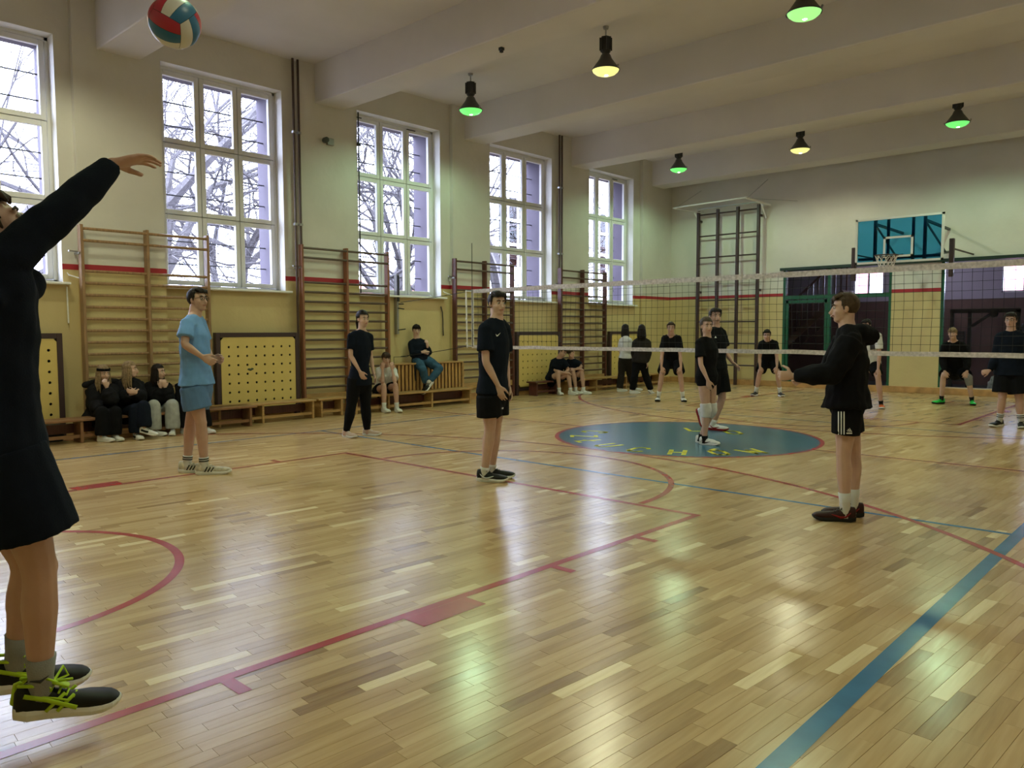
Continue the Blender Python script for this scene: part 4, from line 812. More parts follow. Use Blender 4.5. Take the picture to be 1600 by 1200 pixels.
# ================================================================ BALL in the air
bc = CAM+ray(273, 35)*3.30; br = .106
ball = empty('volleyball', bc, 'red, blue and white ball flying above the server near the ceiling', 'ball')
BMt = [mat('ball_red', (.42, .02, .05), .4), mat('ball_white', (.62, .60, .58), .4), mat('ball_blue', (.02, .13, .27), .4)]
ROT = Matrix.Rotation(.5, 3, 'X') @ Matrix.Rotation(.9, 3, 'Y') @ Matrix.Rotation(.35, 3, 'Z')
for fi in range(6):
    a = fi//2; sg = 1 if fi % 2 else -1
    for st in range(3):
        b = MB(); n1, n2 = 3, 8; vs = []
        for i in range(n1+1):
            for j in range(n2+1):
                u = -1+2*(st+(i/n1)*.97+.015)/3; v_ = -.985+1.97*j/n2; u = math.tan(u*PI/4); v_ = math.tan(v_*PI/4); q = [0, 0, 0]; q[a] = sg; q[(a+1) % 3] = u; q[(a+2) % 3] = v_
                vs.append(bc+(ROT @ V(q).normalized())*br*(1.0 if 0 < i < n1 and 0 < j < n2 else .985))
        fs = [(i*(n2+1)+j, (i+1)*(n2+1)+j, (i+1)*(n2+1)+j+1, i*(n2+1)+j+1) for i in range(n1) for j in range(n2)]
        if sg < 0: fs = [f[::-1] for f in fs]
        b.add(vs, fs); b.build('panel', BMt[(st+a+ (fi % 2)*1) % 3], ball, smooth=True)
b = MB(); b.ell(bc, [V(x)*br*.975 for x in ((1, 0, 0), (0, 1, 0), (0, 0, 1))], 24, 16); b.build('bladder', M['black'], ball, smooth=True)
# ================================================================ WALL BARS
def wall_bars(ys, label, post_m, rung_m, cat='wall bars'):
    root = empty('wall_bars', (XW+.2, ys[0], 0), label, cat, 'wall bars along the window wall')
    for y in ys:
        b = MB(); b.box(XW+.11, XW+.23, y-.022, y+.022, .0, 3.05); b.build('post', post_m, root, bevel=.006)
    zs = [3.02-.03, 2.82]+[2.385-.172*i for i in range(12)]
    for (a, c) in zip(ys, ys[1:]):
        for i, z in enumerate(zs):
            x = XW+.225 if i < 2 else XW+.19
            b = MB(); b.tube([(x, a+.01, z), (x, c-.01, z)], [(.014, .021)]*2, 8, cap='flat', ax=V((1, 0, 0))); b.build('rung', rung_m, root, smooth=False)
        b = MB(); b.box(XW+.15, XW+.19, a, c, .26, .38); b.build('lower_board', M['bench'], root)
    for y in (ys[0],):
        b = MB(); b.bar((XW+.12, y-.03, 2.66), (XW+.16, y-.16, 2.665), .02, .02); b.bar((XW, y-.03, 2.64), (XW+.2, y-.03, 2.64), .02, .03); b.build('bracket', M['steel'], root)
    return root
wall_bars((4.062, 4.986, 5.933), 'light brown wall bars above the four girls on the bench', M['lwood'], M['lwood'])
wall_bars((7.671, 8.622, 9.579), 'light brown wall bars behind the standing woman in black', mat('red_brown_wood', (.26, .11, .06), .42, .25, 4, stretch=(8, 8, 1)), M['drung'])
wall_bars((11.386, 12.291, 13.185), 'dark red wall bars behind the man with the white chest mark', M['dwood'], M['drung'])
wall_bars((14.919, 15.816, 16.776), 'dark red wall bars beside the two long-haired girls, farthest set', M['dwood'], M['drung'])
# ================================================================ PERFORATED BOARDS in dark frames
def perf_board(y0, y1, label, nx=8, nz=7):
    root = empty('perforated_board', (XW+.15, y0, 0), label, 'board', 'perforated boards along the window wall')
    z0, z1 = .17, 1.49; X = XW+.21; b = MB()
    b.box(X-.10, X, y0, y0+.075, 0, z1); b.box(X-.10, X, y1-.075, y1, 0, z1); b.box(X-.10, X, y0+.075, y1-.075, z1-.075, z1); b.box(X-.08, X-.02, y0+.075, y1-.075, .10, .16)
    b.build('frame', M['framed'], root, bevel=.005)
    a0, a1, c0, c1 = y0+.085, y1-.06, .2, 1.41; x1 = X-.012; x0 = x1-.018
    b = MB(); hy0 = a0+.14; hy1 = a1-.12; hz0 = .34; hz1 = 1.25; dy = (hy1-hy0)/(nx-1); dz = (hz1-hz0)/(nz-1); R = .021
    for i in range(nx):
        for j in range(nz):
            cy, cz = hy0+dy*i, hz0+dz*j; hw, hh = dy/2, dz/2
            sq = [(hw, 0), (hw, hh), (0, hh), (-hw, hh), (-hw, 0), (-hw, -hh), (0, -hh), (hw, -hh)]
            ci = [(R*math.cos(PI/4*q), R*math.sin(PI/4*q)) for q in range(8)]
            vs = [V((x1, cy+p, cz+q)) for p, q in sq]+[V((x1, cy+p, cz+q)) for p, q in ci]+[V((x0, cy+p, cz+q)) for p, q in ci]
            b.add(vs, [(q, (q+1) % 8, 8+(q+1) % 8, 8+q) for q in range(8)]+[(8+q, 8+(q+1) % 8, 16+(q+1) % 8, 16+q) for q in range(8)])
    o_ = [(hy0-dy/2, hz0-dz/2), (hy1+dy/2, hz0-dz/2), (hy1+dy/2, hz1+dz/2), (hy0-dy/2, hz1+dz/2)]; ct = .055
    rim = [(a0+ct, c0), (a1-ct, c0), (a1, c0+ct), (a1, c1-ct), (a1-ct, c1), (a0+ct, c1), (a0, c1-ct), (a0, c0+ct)]
    vs = [V((x1, y, z)) for y, z in o_]+[V((x1, y, z)) for y, z in rim]+[V((x0, y, z)) for y, z in rim]
    b.add(vs, [(0, 1, 5, 4), (1, 6, 5), (1, 2, 7, 6), (2, 8, 7), (2, 3, 9, 8), (3, 10, 9), (3, 0, 11, 10), (0, 4, 11)]+[(4+q, 4+(q+1) % 8, 12+(q+1) % 8, 12+q) for q in range(8)])
    b.build('yellow_panel', M['perf'], root)
    b = MB(); b.box(X-.09, X-.085, a0, a1, c0, c1); b.build('backing', M['black'], root)
    return root
perf_board(2.17, 3.76, 'yellow perforated board in a dark frame beside the server, nearest the left edge')
pb = perf_board(6.03, 7.57, 'yellow perforated board in a dark frame between the man in blue and the standing woman')
b = MB(); X = XW+.20
for dy_, dz_ in ((0, 0), (.03, .015), (-.025, .01)): b.ell((X, 6.63+dy_, .86+dz_), ((.004, 0, 0), (0, .03, 0), (0, 0, .018)), 8, 6)
b.build('stain', mat('green_stain', (.06, .08, .05), .6), pb)
perf_board(13.30, 14.89, 'yellow perforated board behind the two boys leaning together')
perf_board(16.98, 18.60, 'yellow perforated board behind the two walking long-haired girls')
# ================================================================ BENCHES
def bench(y0, y1, x0, x1, legs, label, z=.33, m=None, plank=1):
    root = empty('gym_bench', ((x0+x1)/2, (y0+y1)/2, 0), label, 'bench', 'low benches along the window wall'); m = m or M['bench']
    b = MB(); b.box(x0, x1, y0, y1, z-.035, z); b.build('seat', m, root, bevel=.006)
    for y in legs:
        b = MB(); b.box(x0+.03, x1-.025, y-.02, y+.02, 0, z-.035); b.build('leg', m, root, bevel=.004)
    for a, c in zip(legs, legs[1:]):
        b = MB(); b.box(x1-.07, x1-.045, a+.02, c-.02, .07, .115); b.build('rail', m, root)
        b = MB(); b.box(x0+.06, x0+.08, a+.02, c-.02, .12, .25); b.build('back_rail', mat('dark_bench_back', (.10, .045, .03), .5) if False else M['dwood'], root)
    return root
bench(2.7, 6.3, -11.75, -11.40, (2.8, 3.72, 4.9, 6.2), 'low wooden bench the four girls in dark coats sit on', m=mat('dull_bench_wood', (.24, .12, .06), .4, .2, 5))
bench(5.75, 7.55, XW+.42, XW+.76, (5.8, 6.55, 7.5), 'low wooden bench in front of the perforated board beside the man in blue')
bench(7.62, 8.2, XW+.40, XW+.72, (7.7, 8.12), 'short low bench behind the legs of the standing woman')
bench(8.32, 11.32, XW+.46, XW+.80, (8.38, 9.12, 10.2, 11.25), 'low wooden bench below the slatted cover, under the boy in white')
bench(13.5, 14.35, XW+.32, XW+.62, (13.58, 14.28), 'short low bench under the two boys leaning together', m=M['dwood'])
bench(14.4, 18.7, XW+.42, XW+.76, (14.6, 15.7, 17.0, 18.6), 'long low bench at the farthest wall bars')
# ================================================================ SLATTED RADIATOR COVER
rc = empty('radiator_cover', (XW+.2, 10.4, 0), 'slatted wooden radiator cover the boy in jeans sits on', 'cover')
b = MB(); b.box(XW+.02, XW+.46, 9.50, 11.36, .845, .875); b.build('top_board', M['bench'], rc, bevel=.005)
b = MB(); b.box(XW+.1, XW+.4, 9.54, 11.32, .02, .845); b.build('inner_box', mat('dark_brown_wood', (.12, .05, .025), .6), rc)  # dark brown box behind the slats
for i in range(20):
    y = 9.52+i*.0955; b = MB(); b.box(XW+.415, XW+.435, y, y+.058, .30, .84); b.build('slat', M['slatA'], rc, bevel=.003)
b = MB(); b.box(XW+.02, XW+.45, 11.33, 11.36, 0, .845); b.build('end_panel', M['bench'], rc); b = MB(); b.box(XW+.02, XW+.45, 9.50, 9.53, 0, .845); b.build('end_panel', M['bench'], rc)
b = MB(); b.box(XW+.402, XW+.415, 9.53, 11.33, .36, .42); b.build('cross_rail', M['dwood'], rc)
# ================================================================ PIPES, CABLES, SMALL WALL FITTINGS
def pipes(lst, label):
    root = empty('heating_pipes', (XW+.13, lst[0][0], 3), label, 'pipe', 'pairs of heating pipes')
    for (y, z0, z1, r) in lst:
        b = MB(); b.tube([(XW+.14, y, z0), (XW+.14, y, z1)], r, 8, cap='flat'); b.build('pipe', M['pipe'], root, smooth=True)
        for z in (5.0, 3.4):
            b = MB(); b.box(XW+.1, XW+.165, y-.03, y+.03, z-.02, z+.02); b.build('clip', M['steel'], root)
pipes([(7.60, .2, 6.26, .022), (7.70, .2, 6.26, .022)], 'two brown heating pipes rising right of the second window')
pipes([(14.93, .2, 6.26, .022), (15.03, .2, 6.26, .022)], 'two brown heating pipes rising left of the farthest window')
b = MB(); b.tube([(XW+.12, 8.99, 2.2), (XW+.12, 8.99, 5.62)], .014, 6, cap='flat'); b.box(XW+.08, XW+.15, 8.96, 9.02, 5.0, 5.05); tag(b.build('wall_cable', M['black']), 'thin black cable down the left side of the third window', 'cable')
for (y, lab) in ((3.90, 'thin white pull cord hanging under the nearest window'),):
    b = MB(); b.tube([(XW+.03, y, 2.15), (XW+.04, y, 1.64)], .011, 6); tag(b.build('pull_cord', M['white']), lab, 'cord')
def wire(name, pts, r, m, label, cat='cord'):
    b = MB(); b.tube(pts, r, 6); return tag(b.build(name, m, smooth=True), label, cat)
for i, (a, lab) in enumerate(((3.88, 'nearest'), (11.17, 'third'))):
    wire('blind_cable', [(XW-.12, a+.02, 3.4), (XW-.1, a+.02, 2.45), (XW+.03, a+.05, 2.33), (XW+.1, a+.22, 2.27), (XW+.12, a+.2, 2.2)], .009, M['white'], 'white looped cable at the right corner of the %s window' % lab, 'cable')
e = empty('wall_alarm', (XW+.1, 8.30, 4.95), 'small grey siren box on the pier between the second and third windows', 'siren')
b = MB(); b.box(XW+.1, XW+.16, 8.28, 8.42, 4.90, 5.02); b.build('housing', M['steel'], e, bevel=.006)
b = MB(); b.tube([(XW+.16, 8.21, 4.96), (XW+.24, 8.21, 4.96)], .05, 12, cap='flat'); b.bar((XW+.12, 8.2, 4.96), (XW+.12, 8.3, 4.96), .03, .03); b.build('horn', M['lampgrey'], e)
e = empty('net_tensioner', (XW+.1, 9.91, 1.5), 'upright metal net winder on the wall above the slatted cover', 'fitting')
b = MB(); b.box(XW, XW+.09, 9.885, 9.935, 1.45, 2.64); b.build('rail', M['steel'], e, bevel=.004)
b = MB(); b.box(XW+.09, XW+.12, 9.89, 9.93, 2.1, 2.62); b.tube([(XW+.12, 9.91, 2.05), (XW+.2, 9.96, 2.05)], .012, 6); b.tube([(XW+.08, 9.91, 1.97), (XW+.2, 9.97, 1.95)], .012, 6); b.tube([(XW+.08, 9.91, 1.53), (XW+.2, 10.0, 1.55)], .012, 6); b.build('winder', M['iron'], e)
wire('knotted_rope', [(XW+.03, 11.12, 2.02), (XW+.05, 11.14, 1.9), (XW+.04, 11.16, 1.75), (XW+.05, 11.15, 1.6), (XW+.04, 11.17, 1.42)], .012, M['iron'], 'short dark knotted rope hanging on the wall left of the dark wall bars')
e = empty('cable_guard', (XW+.1, 9.9, .9), 'bent thin steel stand and strap on the slatted cover beside the boy in jeans', 'fitting')
b = MB(); b.tube([(XW+.3, 9.62, .88), (XW+.3, 9.62, 1.0), (XW+.3, 9.95, 1.0), (XW+.32, 10.05, 1.04)], .006, 6); b.build('wire_loop', M['iron'], e)
b = MB(); b.bar((XW+.445, 10.02, .89), (XW+.45, 10.05, .52), .03, .008); b.build('strap', M['black'], e)
# ================================================================ CLIMBING FRAME on the far wall
cf = empty('climbing_frame', (-10.4, YF-.15, 0), 'tall dark wooden climbing grid fixed to the far wall', 'climbing frame')
for x in (-11.30, -10.70, -10.10, -9.50):
    b = MB(); b.box(x-.035, x+.035, YF-.24, YF-.15, 0, 4.88); b.build('post', M['framed'], cf, bevel=.005)
for k in range(8):
    for a in (-11.30, -10.70, -10.10):
        z = .545+.603*k; b = MB(); b.tube([(a+.03, YF-.19, z), (a+.57, YF-.19, z)], .021, 8, cap='flat'); b.build('rung', M['framed'], cf)
b = MB(); b.box(-11.33, -9.47, YF-.22, YF-.17, 4.93, 4.955); b.build('top_rail', M['steel'], cf)
for x in (-11.3, -9.5):
    for z in (.5, 2.6, 4.6): b = MB(); b.box(x-.02, x+.02, YF-.16, YF, z-.03, z+.03); b.build('wall_bracket', M['framed'], cf)
wb = empty('ceiling_bracket', (-10.4, YF-.4, 4.9), 'white tubular steel bracket frame above the climbing grid', 'bracket')
P = lambda x, y, d: on_y(x, y, YF-d)
for a, c, r, n_ in (((1052, 325, .75), (1166, 308.5, .75), .022, 'front_tube'), ((1166, 309, .75), (1203, 320, .12), .030, 'arm'), ((1054, 326, .75), (1100, 333, .12), .016, 'arm'), ((1189, 317, .3), (1197, 340, .05), .022, 'brace'), ((1085, 333, .3), (1095, 351, .05), .018, 'brace'),
                    ((1168, 309, .75), (1200, 280, .05), .006, 'stay_wire'), ((1170, 310, .7), (1246, 314, .05), .005, 'stay_wire'), ((1060, 322, .7), (1096, 298, .05), .005, 'stay_wire')):
    b = MB(); b.tube([P(*a), P(*c)], r, 8); b.build(n_, M['white'] if 'wire' not in n_ else M['steel'], wb, smooth=True)
# ================================================================ GREEN FRAMED OPENINGS in the far wall
rail = MB(); rail.box(-8.93, .3, YF-.09, YF-.02, 3.08, 3.15); tag(rail.build('sliding_rail', mat('dark_rail', (.01, .03, .025), .45)), 'long dark green rail over the doorways below the backboard', 'rail')
def framed(name, x0, x1, z0, z1, posts, transom, y=YF+.06):
    e = empty(name, ((x0+x1)/2, y, 0), kind='structure')
    for x in posts: b = MB(); b.box(x-.035, x+.035, y-.05, y+.05, z0, z1); b.build('frame_post', M['green'], e)
    b = MB(); b.box(x0, x1, y-.05, y+.05, z1-.06, z1); b.build('frame_head', M['green'], e)
    if transom: b = MB(); b.box(x0, x1, y-.055, y+.055, transom-.05, transom+.05); b.build('transom', M['green'], e)
    return e
d1 = framed('door_1', -8.87, -6.15, .06, 3.14, (-8.84, -7.66, -6.18), 2.37)
b = MB(); y = YF+.06
for x0, x1 in ((-8.79, -7.71),):
    b.box(x0, x0+.06, y-.03, y+.03, .1, 2.3); b.box(x1-.06, x1, y-.03, y+.03, .1, 2.3); b.box(x0, x1, y-.03, y+.03, 2.22, 2.3); b.box(x0, x1, y-.03, y+.03, .1, .3)
b.build('door_leaf', M['green'], d1)
b = MB(); b.bar((-8.76, y-.1, 1.22), (-8.5, y-.1, 1.22), .02, .02); b.bar((-8.76, y-.1, 1.22), (-8.76, y, 1.22), .02, .02); b.build('door_handle', M['iron'], d1)
for a in ((-8.73, -7.77, .3, 2.22), (-8.8, -6.2, 2.42, 3.06)): b = MB(); b.box(a[0], a[1], y-.003, y+.003, a[2], a[3]); b.build('pane', M['dglass'], d1)
d2 = framed('window_6', -5.07, .2, .16, 3.14, (-5.04, -2.4, .17), None)
b = MB(); b.box(-5.0, -2.44, y-.003, y+.003, .2, 3.06); b.build('pane', M['dglass'], d2)
# ---- the fitness room behind
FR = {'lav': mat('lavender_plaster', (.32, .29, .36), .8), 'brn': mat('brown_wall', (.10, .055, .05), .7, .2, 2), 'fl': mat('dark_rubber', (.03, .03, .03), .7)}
b = MB(); Y2 = 24.2
b.cur = 0
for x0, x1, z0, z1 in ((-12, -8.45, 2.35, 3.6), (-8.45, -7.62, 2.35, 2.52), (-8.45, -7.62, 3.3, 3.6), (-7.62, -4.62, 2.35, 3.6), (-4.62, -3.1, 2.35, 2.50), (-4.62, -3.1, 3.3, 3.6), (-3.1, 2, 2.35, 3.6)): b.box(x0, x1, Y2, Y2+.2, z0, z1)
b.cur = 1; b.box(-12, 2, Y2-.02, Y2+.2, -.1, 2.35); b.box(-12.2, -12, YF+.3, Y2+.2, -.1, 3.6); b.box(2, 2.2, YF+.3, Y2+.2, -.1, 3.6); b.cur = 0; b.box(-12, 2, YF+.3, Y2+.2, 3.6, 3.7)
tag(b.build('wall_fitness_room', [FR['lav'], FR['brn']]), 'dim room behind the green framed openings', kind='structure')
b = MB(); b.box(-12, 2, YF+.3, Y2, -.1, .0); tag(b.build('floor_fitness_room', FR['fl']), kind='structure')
for i, (x0, x1) in enumerate(((-8.45, -7.62), (-4.62, -3.1))):
    e = empty('window_%d' % (7+i), ((x0+x1)/2, Y2, 2.5), kind='structure'); b = MB()
    n_ = 2 if i == 0 else 3
    for q in range(n_+1): x = x0+(x1-x0)*q/n_; b.box(x-.025, x+.025, Y2+.05, Y2+.1, 2.5, 3.32)
    b.box(x0, x1, Y2+.05, Y2+.1, 2.5, 2.55); b.box(x0, x1, Y2+.05, Y2+.1, 3.27, 3.32); b.build('window_frame', M['upvc'], e)
    b = MB(); b.box(x0, x1, Y2+.07, Y2+.076, 2.52, 3.3); b.build('pane', M['glass'], e)
st = empty('staircase', (-8.9, 22.3, 0), 'staircase with slatted railing behind the green door', 'staircase')
for i in range(15):
    t = i/14; x = -10.15+t*2.2; zt = 1.7+t*2.0; b = MB(); b.box(x-.018, x+.018, 22.2, 22.24, max(0.0, zt-1.15), zt); b.build('baluster', FR['brn'] if i % 2 else M['dwood'], st)
b = MB(); b.bar((-10.2, 22.22, 1.66), (-7.9, 22.22, 3.75), .05, .06); b.build('handrail', M['dwood'], st)
b = MB(); b.bar((-10.2, 22.3, .45), (-7.9, 22.3, 2.55), .9, .16); b.build('flight', FR['brn'], st)
ld = bpy.data.lights.new('room_fill_light', 'POINT'); ld.energy = 22; ld.color = (.85, .85, 1); ld.shadow_soft_size = .15  # fill light and its fixture are added to brighten the dim fitness room
e = empty('added_fill_lamp', (-6.0, 22.6, 3.59), 'round fill lamp added to brighten the fitness room', 'lamp'); b = MB(); b.lathe([(0, 3.59), (.16, 3.59), (.15, 3.53), (.08, 3.49), (0, 3.48)], (-6.0, 22.6, 0), 20); b.build('cover', mat('fill_lamp_cover', (.8, .8, .8), .4, emit=(.9, .9, 1), es=1.5), e, smooth=True)
lo = bpy.data.objects.new('room_fill_light', ld); COL.objects.link(lo); lo.parent = e; lo.location = (0, 0, -.2)
def gym(name, label, cat, parts, loc=(0, 0, 0)):
    e = empty(name, loc, label, cat)
    for n_, fn, m in parts: b = MB(); fn(b); b.build(n_, m, e)
    return e
gym('cable_machine', 'black cable training machine behind the glass above the crouching boy', 'machine', [
    ('frame', lambda b: [b.box(x-.04, x+.04, 22.4, 22.48, 0, 2.0) for x in (-5.35, -4.95, -3.9)]+[b.box(-5.4, -3.85, 22.4, 22.48, 1.93, 2.03)], M['black']),
    ('weight_stack', lambda b: [b.box(-5.25, -5.05, 22.35, 22.5, .2+.08*i, .27+.08*i) for i in range(16)], M['iron']),
    ('pulley_arm', lambda b: [b.bar((-4.9, 22.44, 1.6), (-4.4, 22.3, 1.95), .06, .06), b.tube([(-4.4, 22.25, 1.9), (-4.4, 22.35, 1.9)], .09, 12, cap='flat')], M['black'])], (-4.6, 22.4, 0))
gym('squat_rack', 'black squat rack in the room behind the goalkeeper in dark blue', 'machine', [
    ('uprights', lambda b: [b.box(x-.035, x+.035, 22.1, 22.17, 0, 1.95) for x in (-3.5, -2.6)], M['black']),
    ('barbell', lambda b: b.tube([(-3.8, 22.0, 1.45), (-2.3, 22.0, 1.45)], .014, 8), M['steel']),
    ('plate', lambda b: [b.tube([(x, 22.0, 1.45), (x+.04, 22.0, 1.45)], .2, 16, cap='flat') for x in (-3.75, -2.42)], M['black'])], (-3.0, 22.1, 0))['label'] = 'black barbell rack in the room behind the player at the right edge'
for x, lab in ((-7.86, 'left of two tall black plate stands behind the green door'), (-7.4, 'right of two tall black plate stands behind the green door')):
    gym('plate_stand', lab, 'stand', [('base', lambda b: b.lathe([(.0, 0), (.22, 0), (.22, .5), (.16, .8), (.0, .8)], (x, 21.6, 0), 12), M['black']), ('column', lambda b: b.lathe([(.1, .75), (.09, 1.2), (.05, 1.32), (.0, 1.33)], (x, 21.6, 0), 12), M['black'])], (x, 21.6, 0))
b = MB(); b.box(-4.62, -4.45, YF+.45, YF+.6, 0, .14); tag(b.build('yellow_block', mat('yellow_foam', (.7, .6, .05), .6), bevel=.01), 'small yellow foam block on the floor behind the crouching boy', 'block')
b = MB(); b.ell((-3.95, YF+.6, .22), ((.22, 0, 0), (0, .16, 0), (0, 0, .22)), 14, 10, noi=.5); tag(b.build('crumpled_bag', mat('pale_plastic', (.35, .37, .4), .4, .4, 12), smooth=True), 'crumpled pale plastic bag behind the glass beside the crouching boy', 'bag')
b = MB(); b.box(-11.98, -11.80, 3.05, 3.62, .001, .24); tag(b.build('sports_bag', M['black'], bevel=.03), 'black sports bag under the bench behind the server', 'bag')
# ================================================================ BACKBOARD
bb = empty('backboard', (-5.4, 18.0, 3.4), 'teal glass basketball backboard with white border and hoop', 'backboard')
x0, x1, z0, z1, Y = -6.27, -4.50, 2.955, 3.94, 18.0
b = MB(); t = .045
b.box(x0, x1, Y-.02, Y+.02, z0, z0+t); b.box(x0, x1, Y-.02, Y+.02, z1-t, z1); b.box(x0, x0+t, Y-.02, Y+.02, z0, z1); b.box(x1-t, x1, Y-.02, Y+.02, z0, z1); b.build('border', M['white'], bb)
b = MB(); b.box(x0+t, x1-t, Y-.006, Y+.006, z0+t, z1-t); b.build('glass_panel', M['teal_glass'], bb)
b = MB(); xm = (x0+x1)/2; a0, a1, c0, c1, t = xm-.30, xm+.30, 3.07, 3.52, .045
for q in ((a0, a1, c0, c0+t), (a0, a1, c1-t, c1), (a0, a0+t, c0, c1), (a1-t, a1, c0, c1)): b.box(q[0], q[1], Y-.012, Y-.007, q[2], q[3])
b.build('target_square', M['white'], bb)
b = MB()
for x in (xm-.5, xm+.5): b.box(x-.03, x+.03, Y+.06, Y+.12, z0+.02, z1-.02)
b.box(x0+.05, x1-.05, Y+.04, Y+.08, z0+.08, z0+.14); b.box(xm-.25, xm-.2, Y+.05, Y+.1, z0, z1); b.box(xm+.25, xm+.3, Y+.05, Y+.1, z0, z1)
for x in (xm-.5, xm+.5):
    b.bar((x, Y+.1, z1-.12), (x-.05, YF-.01, z1-.12), .05, .05); b.bar((x, Y+.1, z0+.1), (x-.05, YF-.01, z0+.35), .05, .05); b.bar((x, Y+.12, z1-.15), (x+.3, Y+.5, z0+.2), .03, .03)
b.build('steel_bracket', mat('bracket_steel', (.04, .05, .06), .5), bb)
rx, ry, rz = -5.505, Y-.36, 3.09
b = MB(); b.tube([(rx+.225*math.cos(2*PI*i/24), ry+.225*math.sin(2*PI*i/24), rz) for i in range(25)], .012, 8, cap=None); b.box(rx-.06, rx+.06, ry+.21, Y-.02, rz-.02, rz+.01); b.box(rx-.09, rx+.09, Y-.03, Y-.02, rz-.12, rz+.02); b.build('hoop', mat('hoop_steel', (.05, .02, .02), .5), bb)
b = MB(); nr = [(.222, 0), (.19, -.09), (.16, -.17), (.14, -.25), (.125, -.32)]
for s in (0, 1):
    for i in range(12):
        b.tube([(rx+r*math.cos(2*PI*(i+(q*.5 if s else -q*.5))/12), ry+r*math.sin(2*PI*(i+(q*.5 if s else -q*.5))/12), rz+z) for q, (r, z) in enumerate(nr)], .006, 4, cap=None)
hn = b.build('hoop_net', mat('white_red_cord', (.7, .62, .6), .8), bb)
for x, zt, lab in ((-6.42, 3.37, 'dark upright post left of the backboard'), (-4.43, 3.42, 'dark upright post right of the backboard')):
    e = empty('winding_post', (x, YF-1.85, 3.0), lab, 'post'); b = MB(); b.box(x-.045, x+.045, 18.3, 18.4, 2.62, zt); b.build('upright', M['framed'], e, bevel=.01); b = MB(); b.box(x-.012, x+.012, 18.35, YF, 3.20, 3.23); b.build('wall_arm', M['framed'], e)
# ================================================================ VOLLEYBALL NET
net = empty('volleyball_net', (-5.6, 9.7, 1.7), 'black volleyball net with worn white tapes across the court', 'net')
NX0, NX1, NY, NT, NB = -9.98, -.95, 9.70, 2.24, 1.235
b = MB(); n_ = 90; 
def tape(b, za, zb, yw, x0=NX0, x1=NX1, n=90, wob=.004, seed=0):
    top = []
    for i in range(n+1):
        x = x0+(x1-x0)*i/n; w_ = noise.noise(V((x*2.3, seed, 0)))*wob; top.append([V((x, NY-yw, za+w_)), V((x, NY-yw, zb+w_)), V((x, NY+yw, zb+w_)), V((x, NY+yw, za+w_))])
    vs = [v for r in top for v in r]; fs = [(4*i+j, 4*i+(j+1) % 4, 4*i+4+(j+1) % 4, 4*i+4+j) for i in range(n) for j in range(4)]+[(3, 2, 1, 0), (4*n, 4*n+1, 4*n+2, 4*n+3)]
    b.add(vs, fs)
tape(b, NT-.065, NT+.005, .006); b.build('top_tape', M['tape'], net)
b = MB(); tape(b, NB-.035, NB+.02, .006, wob=.008, seed=5); b.build('bottom_tape', M['tape'], net)
b = MB(); b.box(NX0, NX0+.05, NY-.005, NY+.005, NB, NT); b.build('side_tape', M['white'], net)
b = MB(); b.tube([(NX0-.12, NY, NB-.02), (NX0-.14, NY, NT-.02)], .014, 8); 
b.tube([(NX0-.14, NY, NT-.02), (NX0, NY, NT-.03)], .01, 6); b.tube([(NX0-.12, NY, NB), (NX0, NY, NB)], .01, 6)
for z in (NB+.05, 1.72, NT-.1): b.ell((NX0-.13, NY-.012, z), ((.018, 0, 0), (0, .01, 0), (0, 0, .018)), 8, 6)
b.build('spreader_rod', M['white'], net, smooth=True)
b = MB(); nv = int((NX1-NX0)/.1)
def nz_(x, z): return V((noise.noise(V((x*1.1, z*1.4, 1)))*.02, noise.noise(V((x*.8, z, 4)))*.03, noise.noise(V((x*1.3, z*.9, 7)))*.014))
def wv(x, z):
    k = math.sin(PI*min(1, max(0, (z-NB)/(NT-NB)))); return V((x, NY, z))+nz_(x, z)*k
for i in range(1, nv+1):
    x = NX0+.05+i*.1
    if x < NX1: b.tube([wv(x, NB+(NT-NB)*q/10) for q in range(11)], .0026, 3, cap=None)
for j in range(1, 10):
    z = NB+j*.1; b.tube([wv(NX0+.03+(NX1-NX0-.05)*q/90, z) for q in range(91)], .0026, 3, cap=None)
tag(b.build('mesh_cords', M['net_cord'], net), kind='stuff')
for a, c, lab in (((NX0, NY, NT-.02), (XW+.15, 9.93, 2.08), 'top'), ((NX0-.1, NY, NB), (XW+.14, 9.93, 1.0), 'bottom')):
    b = MB(); b.tube([a, ((a[0]+c[0])/2, (a[1]+c[1])/2, (a[2]+c[2])/2-.01), c], .006, 6); b.build('tension_rope', M['net_cord'], net)
for a, c in (((NX1, NY, NT-.02), (XR-.02, NY, 2.1)), ((NX1, NY, NB), (XR-.02, NY, 1.0))):
    b = MB(); b.tube([a, c], .006, 6); b.build('tension_rope', M['net_cord'], net)
b = MB(); b.tube([(NX0+.03, NY-.015, NB), (NX0+.03, NY-.015, 3.05)], .006, 6); b.build('antenna', M['net_cord'], net)
